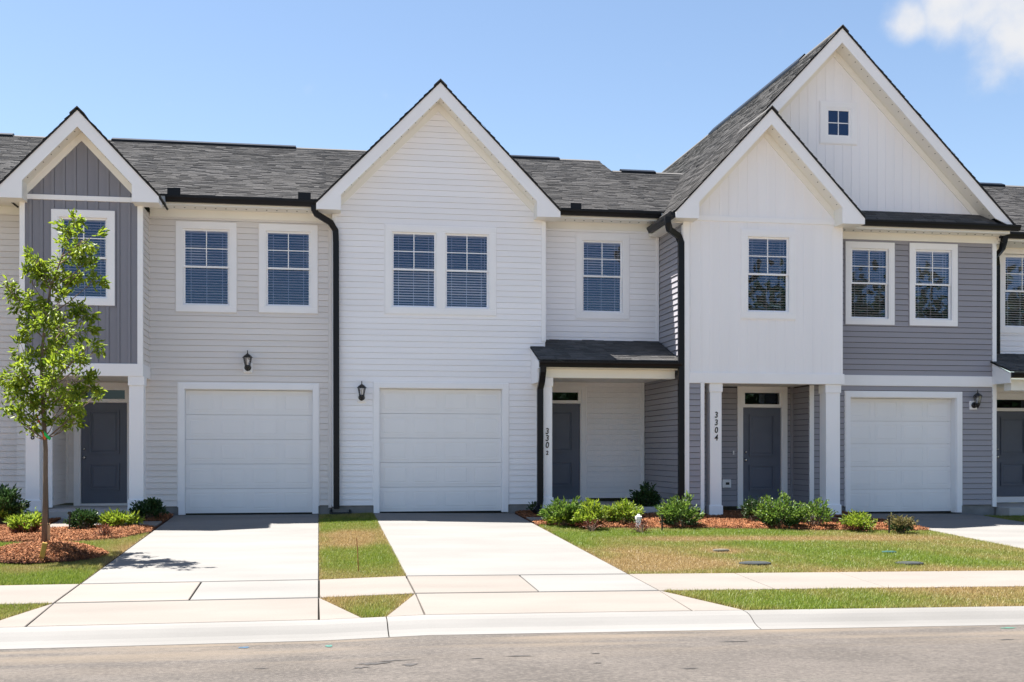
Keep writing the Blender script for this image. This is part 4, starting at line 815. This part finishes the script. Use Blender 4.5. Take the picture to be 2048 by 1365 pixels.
def shrub(u0, u1, vt, vb, m, label, n=900, L=.06, W=.024, m2=None, sparse=0, yoff=0, name='shrub'):
    uc = (u0 + u1) / 2; X, Y, z = GROUND(uc, vb); Y += yoff; X = PX(uc, Y); z = float(gz(X, Y)); hw = (PX(u1, Y) - PX(u0, Y)) / 2; h = (PZ(uc, vt, Y) - z) * 1.05; hw *= 1.2; L *= 1.2; W *= 1.25
    t = thing(name, label, 'shrub', (X, Y, z), 'foundation shrubs in the mulch beds')
    st = MB(); ends = []
    ns = 16 + int(n / 60)
    for i in range(ns):
        a = rng.uniform(0, 6.283); r = hw * math.sqrt(rng.uniform(.02, 1.05)) * .96; k = rng.uniform(.55, 1.06); top = h * k * math.sqrt(max(.12, 1 - .72 * (r / hw) ** 2)) * .93
        e = Vector((X + r * math.cos(a), Y + r * math.sin(a) * .9, z + top)); md = Vector((X + .45 * r * math.cos(a), Y + .45 * r * math.sin(a), z + top * .5))
        st.tube([(X + .03 * math.cos(a), Y + .03 * math.sin(a), z - .02), md, e], [.007, .005, .002], 5); ends.append((md, e))
    st.build('stem', BARK, t)
    def cloud(cnt, lo, hi):
        k = rng.integers(0, ns, cnt); s = rng.uniform(lo, hi, cnt) ** .6; md = np.array([ends[i][0] for i in k]); e = np.array([ends[i][1] for i in k]); P = md + (e - md) * s[:, None]
        P = P + rng.normal(0, 1, (cnt, 3)) * np.array([.022, .022, .018]) * (1 + hw); c = np.array([X, Y, z + h * .35]); o = (P - c); o /= np.linalg.norm(o, axis=1)[:, None] + 1e-6
        P[:, 2] = np.maximum(P[:, 2], z + .03); return P, o + rng.normal(0, .55, (cnt, 3)) + np.array([0, 0, .45])
    P, d = cloud(n, .0, 1); leaves('foliage', P, d, L, W, m, t)
    if m2: P, d = cloud(int(n * .4), -0.0, .35); P[:, 2] = z + (P[:, 2] - z) * .6; leaves('foliage', P, d, L, W, m2, t)
    return t
shrub(-45, 44, 972, 1052, L_DARK, 'large dark shrub at the left edge', 2400, .07, .026, L_LIME)
shrub(17, 83, 1020, 1070, L_LIME, 'yellow green shrub with russet base just left of the tree trunk', 1000, .055, .022, L_RED)
shrub(137, 198, 1016, 1063, L_DARK, 'dark rounded shrub behind the black peg, right of the tree trunk', 1100, .05, .026)
shrub(200, 275, 1021, 1060, L_LIME, 'bright lime shrub in the bed before the slate blue door', 950, .07, .022)
shrub(267, 328, 998, 1042, L_DARK, 'dark round shrub beside the column left of the garage', 1100, .055, .026)
shrub(1060, 1099, 1003, 1030, L_DARK, 'small dark shrub at the foot of the porch downspout', 500, .045, .022)
shrub(1090, 1163, 995, 1053, L_MID, 'leafy green shrub nearest the middle driveway', 1300, .07, .024, L_LIME)
shrub(1155, 1216, 1002, 1058, L_LIME, 'yellow green shrub with bare reddish twigs, second along the porch', 800, .065, .022, L_RED)
shrub(1212, 1283, 1003, 1052, L_LIME, 'lime shrub right before the white pipe cap', 950, .065, .022, L_MID)
shrub(1265, 1322, 969, 1030, L_DARK, 'tall dark shrub against the side of the grey townhouse', 1500, .055, .026)
shrub(1325, 1396, 990, 1056, L_MID, 'green shrub with bright leaf tips under the grey house downspout', 1400, .06, .022, L_DARK)
shrub(1487, 1532, 994, 1046, L_DARK, 'dark shrub in the shade before the grey townhouse door', 1100, .045, .024)
shrub(1520, 1599, 985, 1057, L_MID, 'large glossy green shrub before the grey townhouse door', 1900, .05, .024, L_DARK)
shrub(1595, 1664, 998, 1057, L_MID, 'sparse green shrub leaning right before the right porch column', 800, .05, .024)
shrub(1687, 1746, 1026, 1063, L_LIME, 'low rounded shrub with green top and red lower leaves', 900, .045, .018, L_RED)
shrub(1774, 1828, 1031, 1067, L_OLIVE, 'small olive and bronze shrub beside the grey townhouse driveway', 900, .04, .018, L_DARK)
shrub(1168, 1200, 1040, 1063, L_RED, 'small dry russet seedling in the mulch by the porch shrubs', 160, .04, .012, name='seedling')
shrub(1262, 1300, 1040, 1066, L_RED, 'small dry russet seedling at the white pipe cap', 200, .04, .012, name='seedling')
shrub(188, 222, 1050, 1076, L_RED, 'small burgundy seedling before the bright lime shrub', 160, .035, .014, name='seedling')
# young street tree with stakes and ribbons
TX, TY, TZ = MND[0], MND[1], MND[2] + .14
T = thing('young_tree', 'young staked tree with light green leaves on a mulch mound', 'tree', (TX, TY, TZ))
TU = [(88, 1104), (90, 1000), (91, 900), (88, 840), (84, 760), (84, 700), (90, 640), (100, 580), (122, 520), (140, 475), (150, 438)]
YT = TY
tp = [Vector((PX(u, YT), YT + .02 * math.sin(i * 1.3), PZ(u, v, YT))) for i, (u, v) in enumerate(TU)]; tp[0].z = TZ - .1
MB().tube(tp, [.042, .034, .031, .028, .024, .021, .017, .014, .010, .007, .003], 10).build('trunk', BARK, T, smooth=True)
CL = [(150, 445, 14), (140, 465, 18), (165, 480, 20), (150, 500, 26), (180, 520, 18), (130, 535, 22), (160, 545, 28), (190, 560, 16), (75, 520, 16), (85, 545, 20), (60, 560, 18), (105, 560, 20), (8, 567, 10), (25, 585, 13), (50, 600, 16), (85, 610, 22), (120, 600, 24), (150, 620, 22), (175, 628, 14), (60, 640, 22), (90, 650, 26), (125, 660, 26), (158, 660, 16), (180, 690, 12), (197, 694, 9), (45, 700, 18), (80, 705, 28), (120, 705, 26), (150, 720, 18), (40, 740, 22), (15, 755, 15), (70, 750, 30), (110, 755, 30), (150, 760, 26), (182, 770, 18), (196, 785, 11), (20, 790, 18), (55, 795, 26), (95, 800, 28), (130, 805, 24), (160, 812, 16), (10, 815, 13), (35, 830, 16), (68, 842, 14), (108, 845, 11), (130, 852, 12), (150, 842, 12), (58, 862, 6)]
limb = MB(); LP = []; LD = []
def trunk_at(v):
    for a, b, (u0, v0), (u1, v1) in zip(tp, tp[1:], TU, TU[1:]):
        if v1 <= v <= v0: return a.lerp(b, (v0 - v) / (v0 - v1))
    return tp[-1]
for u, v, r in CL:
    tu = np.interp(-v, [-q[1] for q in TU], [q[0] for q in TU]); off = abs(u - tu); yo = rng.normal(0, .16) * (1 + (v > 600) * .9); s = YT * .0 + r / 148.
    c = Vector((PX(u, YT + yo), YT + yo, PZ(u, v, YT + yo))); st_ = trunk_at(min(880, v + 14 + .75 * off)); md = st_.lerp(c, .5) + Vector((0, 0, -.03))
    limb.tube([st_, md, c], [.011, .007, .003], 5); n = int(r * r * .30) + 10; sub = []
    for _ in range(max(3, r // 4)):
        e = c + Vector(rng.normal(0, .58, 3)) * s; sub.append(e); limb.tube([md.lerp(c, rng.uniform(.4, 1)), e], [.004, .0015], 4)
    k = rng.integers(0, len(sub), n); P = np.array([sub[i] for i in k]) + rng.normal(0, .13 * s + .016, (n, 3)); LP.append(P); o = P - np.array(c); LD.append(o / (s + .01) + rng.normal(0, .6, (n, 3)) + np.array([0, 0, -.1]))
limb.build('limbs', BARK, T)
leaves('crown', np.concatenate(LP), np.concatenate(LD), .08, .034, TREEL, T)
def stick(name, label, cat, u0, v0, u1, v1, Y, w, m, top_dy=0, parent=None):
    a = Vector((PX(u0, Y), Y, PZ(u0, v0, Y))); b = Vector((PX(u1, Y + top_dy), Y + top_dy, PZ(u1, v1, Y + top_dy))); o = MB().tube([a, b], 0, rect=(w, w * .7)).build(name, m, parent, bevel=.003)
    return tag(o, label, cat) if parent is None else o
def col(n, c, r=.5): return mat(n, c, r)
stick('tree_stake', 'yellow painted wooden stake at the foot of the tree trunk', 'stake', 82, 1126, 90, 1086, GROUND(82, 1127)[1], .06, col('stake_yellow', (.42, .27, .05)))
stick('tree_stake', 'short pale wooden stake behind the tree trunk', 'stake', 97, 1100, 96, 1048, TY + .22, .05, WOOD)
MB().tube([(PX(91, TY + .05), TY + .05, PZ(91, 880, TY)), (PX(95, TY + .1), TY + .1, PZ(95, 960, TY)), (PX(97, TY + .2), TY + .2, PZ(97, 1052, TY))], .008, 6).build('guy_strap', BLACK, T)
for nm, c, pts in (('ribbon', (.75, .03, .03), [(76, 832), (81, 848), (79, 850), (73, 834)]), ('ribbon', (.80, .16, .05), [(85, 862), (92, 876), (90, 881), (86, 876)]), ('ribbon', (.02, .52, .10), [(88, 862), (102, 878), (99, 881), (89, 872)])):
    yr = TY - .06; p = [(PX(u, yr), PZ(u, v, yr)) for u, v in pts]; MB().prism(p, lambda x, z: (x, yr + .02 * math.sin(z * 90), z), lambda x, z: (x, yr + .004 + .02 * math.sin(z * 90), z)).build(nm, mat('ribbon_%02d' % int(c[0] * 99), c, .4), T)
# ------------------------------------------------------------------ wall lanterns
def lantern(u, vt, vb, Y, label, du=0):
    H = PZ(u, vt, Y) - PZ(u, vb, Y); X = PX(u, Y); z0 = PZ(u, vb, Y); y = Y - .02; k = H / .41
    t = thing('wall_lantern', label, 'lantern', (X, y, z0), 'carriage lanterns beside the garages'); g = lambda *p: (X + p[0] * k, y - p[1] * k, z0 + p[2] * k)
    MB().box(X - .085, X + .085, Y - .045, Y + .0, z0 - .02, z0 + .17).build('mount_block', TRIM, t, bevel=.008)
    cy = y - .13 * k; c = (X + du, cy, z0)
    o = MB().lathe((X, 0, 0), [(.001, 0), (.035 * k, .0), (.062 * k, .012 * k), (.066 * k, .02 * k), (.03 * k, .032 * k), (.001, .034 * k)], 16).build('back_plate', BLACK, t, smooth=True)
    o.data.transform(Matrix.Translation((X, Y - .045, z0 + .075 * k)) @ Matrix.Rotation(R(90), 4, 'X') @ Matrix.Translation((-X, 0, 0)))
    MB().tube([(X, Y - .06, z0 + .08 * k), (X + du * .5, Y - .1, z0 + .03 * k), (X + du, cy, z0 + .035 * k), (X + du, cy, z0 + .07 * k)], .011 * k, 8).build('arm', BLACK, t)
    MB().lathe(c, [(.004, 0), (.012 * k, .012 * k), (.02 * k, .03 * k), (.05 * k, .075 * k), (.058 * k, .1 * k), (.05 * k, .118 * k)], 12).build('bowl', BLACK, t, smooth=True)
    MB().lathe(c, [(.095 * k, .262 * k), (.1 * k, .27 * k), (.085 * k, .285 * k), (.055 * k, .315 * k), (.02 * k, .34 * k), (.009 * k, .352 * k), (.009 * k, .4 * k), (.003, .41 * k)], 8).build('cap', BLACK, t)
    cg = MB()
    for j in range(6): a = 6.2832 * j / 6 + .3; cg.tube([(c[0] + .05 * k * math.cos(a), cy + .05 * k * math.sin(a), z0 + .115 * k), (c[0] + .082 * k * math.cos(a), cy + .082 * k * math.sin(a), z0 + .264 * k)], .0055 * k, 5)
    cg.build('cage', BLACK, t); MB().lathe(c, [(.046 * k, .117 * k), (.078 * k, .262 * k)], 6).build('glass', LGLASS, t)
    MB().lathe(c, [(.012 * k, .12 * k), (.012 * k, .16 * k), (.026 * k, .19 * k), (.028 * k, .21 * k), (.015 * k, .235 * k), (.002, .24 * k)], 10).build('bulb', FROST, t, smooth=True)
lantern(496, 702, 744, YA, 'black carriage lantern on beige siding above the garage', 0)
lantern(723, 763, 803, YB, 'black carriage lantern on white siding left of the middle garage', 0)
lantern(1945, 780, 818, YC, 'black carriage lantern on grey siding right of the garage', .03)
# ------------------------------------------------------------------ small things on the ground
def peg(u, vb, vt, label, w=.022): X, Y, z = GROUND(u, vb); MB_ = MB().tube([(X, Y, z - .05), (X + .003, Y, PZ(u, vt, Y))], 0, rect=(w, w)); MB_.box(X - w, X + w, Y - w * .8, Y + w * .8, PZ(u, vt, Y) - .03, PZ(u, vt, Y) + .004); tag(MB_.build('garden_peg', BLACK), label, 'peg', 'black irrigation pegs')
peg(139, 1067, 1024, 'black peg in the bed left of the slate blue door'); peg(1324, 1063, 1030, 'black peg at the lawn edge before the green shrub'); peg(1778, 1068, 1034, 'black peg beside the small bronze shrub')
X, Y, z = GROUND(1277, 1056); pc = thing('pipe_cap', 'white plastic pipe cap standing in the mulch', 'pipe cap', (X, Y, z)); MB().lathe((X, Y, z - .05), [(.05, 0), (.05, .22)], 16).build('pipe', TRIM, pc); MB().lathe((X, Y, z + .15), [(.06, 0), (.062, .05), (.05, .058), (.025, .06), (.025, .085), (.02, .09)], 16).build('cap', TRIM, pc, bevel=0)
X, Y, z = GROUND(717, 1143); tag(MB().tube([(X, Y, z - .03), (X - .01, Y, z + .25), (X - .025, Y, PZ(712, 1076, Y))], .006, 6).build('marker_rod', col('rust', (.30, .13, .04))), 'thin rusty rod stuck in the grass strip between driveways', 'rod')
def cover(u, v, rx, ry, m, label):
    X, Y, z = GROUND(u, v); c = MB(); K = 20
    for i, (s, h) in enumerate(((1.06, -.03), (1.06, .014), (1, .02), (.9, .018), (.88, .024), (.001, .026))): c.v += [(X + rx * s * math.cos(6.2832 * j / K), Y + ry * s * math.sin(6.2832 * j / K), z + h) for j in range(K)]
    for i in range(5):
        for j in range(K): c.f.append((i * K + j, i * K + (j + 1) % K, (i + 1) * K + (j + 1) % K, (i + 1) * K + j))
    tag(c.build('utility_cover', m), label, 'cover', 'utility covers in the lawn')
cover(1510, 1128, .21, .16, GREYPL, 'grey oval utility cover in the lawn, larger and nearer the driveway'); cover(1818, 1128, .19, .15, GREYPL, 'grey utility cover in the lawn towards the right edge')
cover(1442, 1102, .12, .09, mat('cover_tan', (.12, .11, .09), .95, spec=.05), 'small pale cover in a bare patch of lawn'); cover(1778, 1106, .11, .08, mat('cover_teal', (.04, .09, .095), .95, spec=.05), 'small teal cover in the lawn')
def splash(u, v, w, l, label, ang=0):
    X, Y, z = GROUND(u, v); Mz = Matrix.Rotation(ang, 3, 'Z'); P = lambda a, b, c: tuple(Vector((X, Y, z)) + Mz @ Vector((a, b, c))); mb = MB()
    mb.hexa([P(-w * .5, 0, -.03), P(w * .5, 0, -.03), P(w * .7, -l, -.03), P(-w * .7, -l, -.03), P(-w * .5, 0, .05), P(w * .5, 0, .05), P(w * .7, -l, .02), P(-w * .7, -l, .02)])
    for s in (-1, 1): mb.hexa([P(s * w * .5, 0, -.03), P(s * (w * .5 + .03), 0, -.03), P(s * (w * .7 + .03), -l, -.03), P(s * w * .7, -l, -.03), P(s * w * .5, 0, .12), P(s * (w * .5 + .03), 0, .12), P(s * (w * .7 + .03), -l, .07), P(s * w * .7, -l, .07)])
    tag(mb.build('splash_block', GREYPL), label, 'splash block')
splash(680, 1026, .26, .55, 'dark splash block under the downspout between the driveways')
splash(1056, 1018, .2, .6, 'dark splash block by the small shrub at the porch downspout', R(-60))
def paint(u, v, w, l, c, label):
    X, Y, z = GROUND(u, v); pts = []
    for j in range(14): a = 6.2832 * j / 14; r = rng.uniform(.6, 1.15); pts.append((X + w * r * math.cos(a), Y + l * r * math.sin(a)))
    tag(MB().face([(x, y, float(gz(x, y)) + .004) for x, y in pts]).build('paint_mark', mat('paint_%d' % u, c, .8, .3, 30)), label, 'paint mark', 'utility locator paint marks on the road')
paint(488, 1296, .05, .05, (.04, .085, .14), 'blue paint spot on the asphalt at the kerb'); paint(656, 1293, .04, .07, (.045, .12, .10), 'green paint spot on the asphalt below the grass triangle'); paint(2018, 1257, .09, .04, (.04, .13, .095), 'green paint dash on the asphalt at the right edge')

# ------------------------------------------------------------------ wood across the street, seen only as reflections in the glass
tx = rng.uniform(-70, 110, 150); ty = rng.uniform(-75, -62, 150); th = np.interp(tx, [-70, 6, 25, 45, 110], [4.5, 5.5, 9, 19, 20]) * rng.uniform(.75, 1.1, 150); P = []; Dn = []
for x, y, h in zip(tx, ty, th):
    a = rng.normal(size=(300, 3)); a /= np.linalg.norm(a, axis=1)[:, None]; a *= rng.uniform(.5, 1, 300)[:, None] ** .4; P.append(np.array([x, y, h * .55]) + a * np.array([h * .33, h * .33, h * .47])); Dn.append(a + rng.normal(0, .5, (300, 3)))
tag(leaves('wood', np.concatenate(P), np.concatenate(Dn), .9, .6, L_DARK, None), 'dark wood across the street mirrored in the windows', None, None, 'stuff')

# wet and oily stains on the asphalt, belonging to the road
ROAD = bpy.data.objects['road']; STN = mat('tar_stain', (.045, .041, .039), .7, .4, 14); TAN = mat('mud_film', (.24, .195, .15), .95, .3, 9)
for u, v, a, b, m in ((748, 1328, .10, .05, STN), (822, 1330, .08, .05, STN), (722, 1336, .05, .03, STN), (790, 1322, .12, .02, STN), (955, 1318, .07, .02, STN), (1040, 1313, .09, .02, STN), (1195, 1327, .03, .015, STN), (522, 1338, .05, .015, STN), (1468, 1284, .12, .02, STN), (1380, 1338, .05, .02, STN), (2015, 1280, .09, .02, STN), (1190, 1308, .05, .015, STN)):
    X, Y, z = GROUND(u, v); ph = rng.uniform(0, 6.28, 4)
    pts = [(X + a * math.cos(t) * (1 + .3 * math.sin(2 * t + ph[0]) + .3 * math.sin(5 * t + ph[1])), Y + b * math.sin(t) * (1 + .35 * math.sin(3 * t + ph[2]) + .25 * math.sin(7 * t + ph[3]))) for t in np.linspace(0, 6.2832, 25)[:-1]]
    MB().face([(x, y, float(gz(x, y)) + .004) for x, y in pts]).build('stain', m, ROAD)
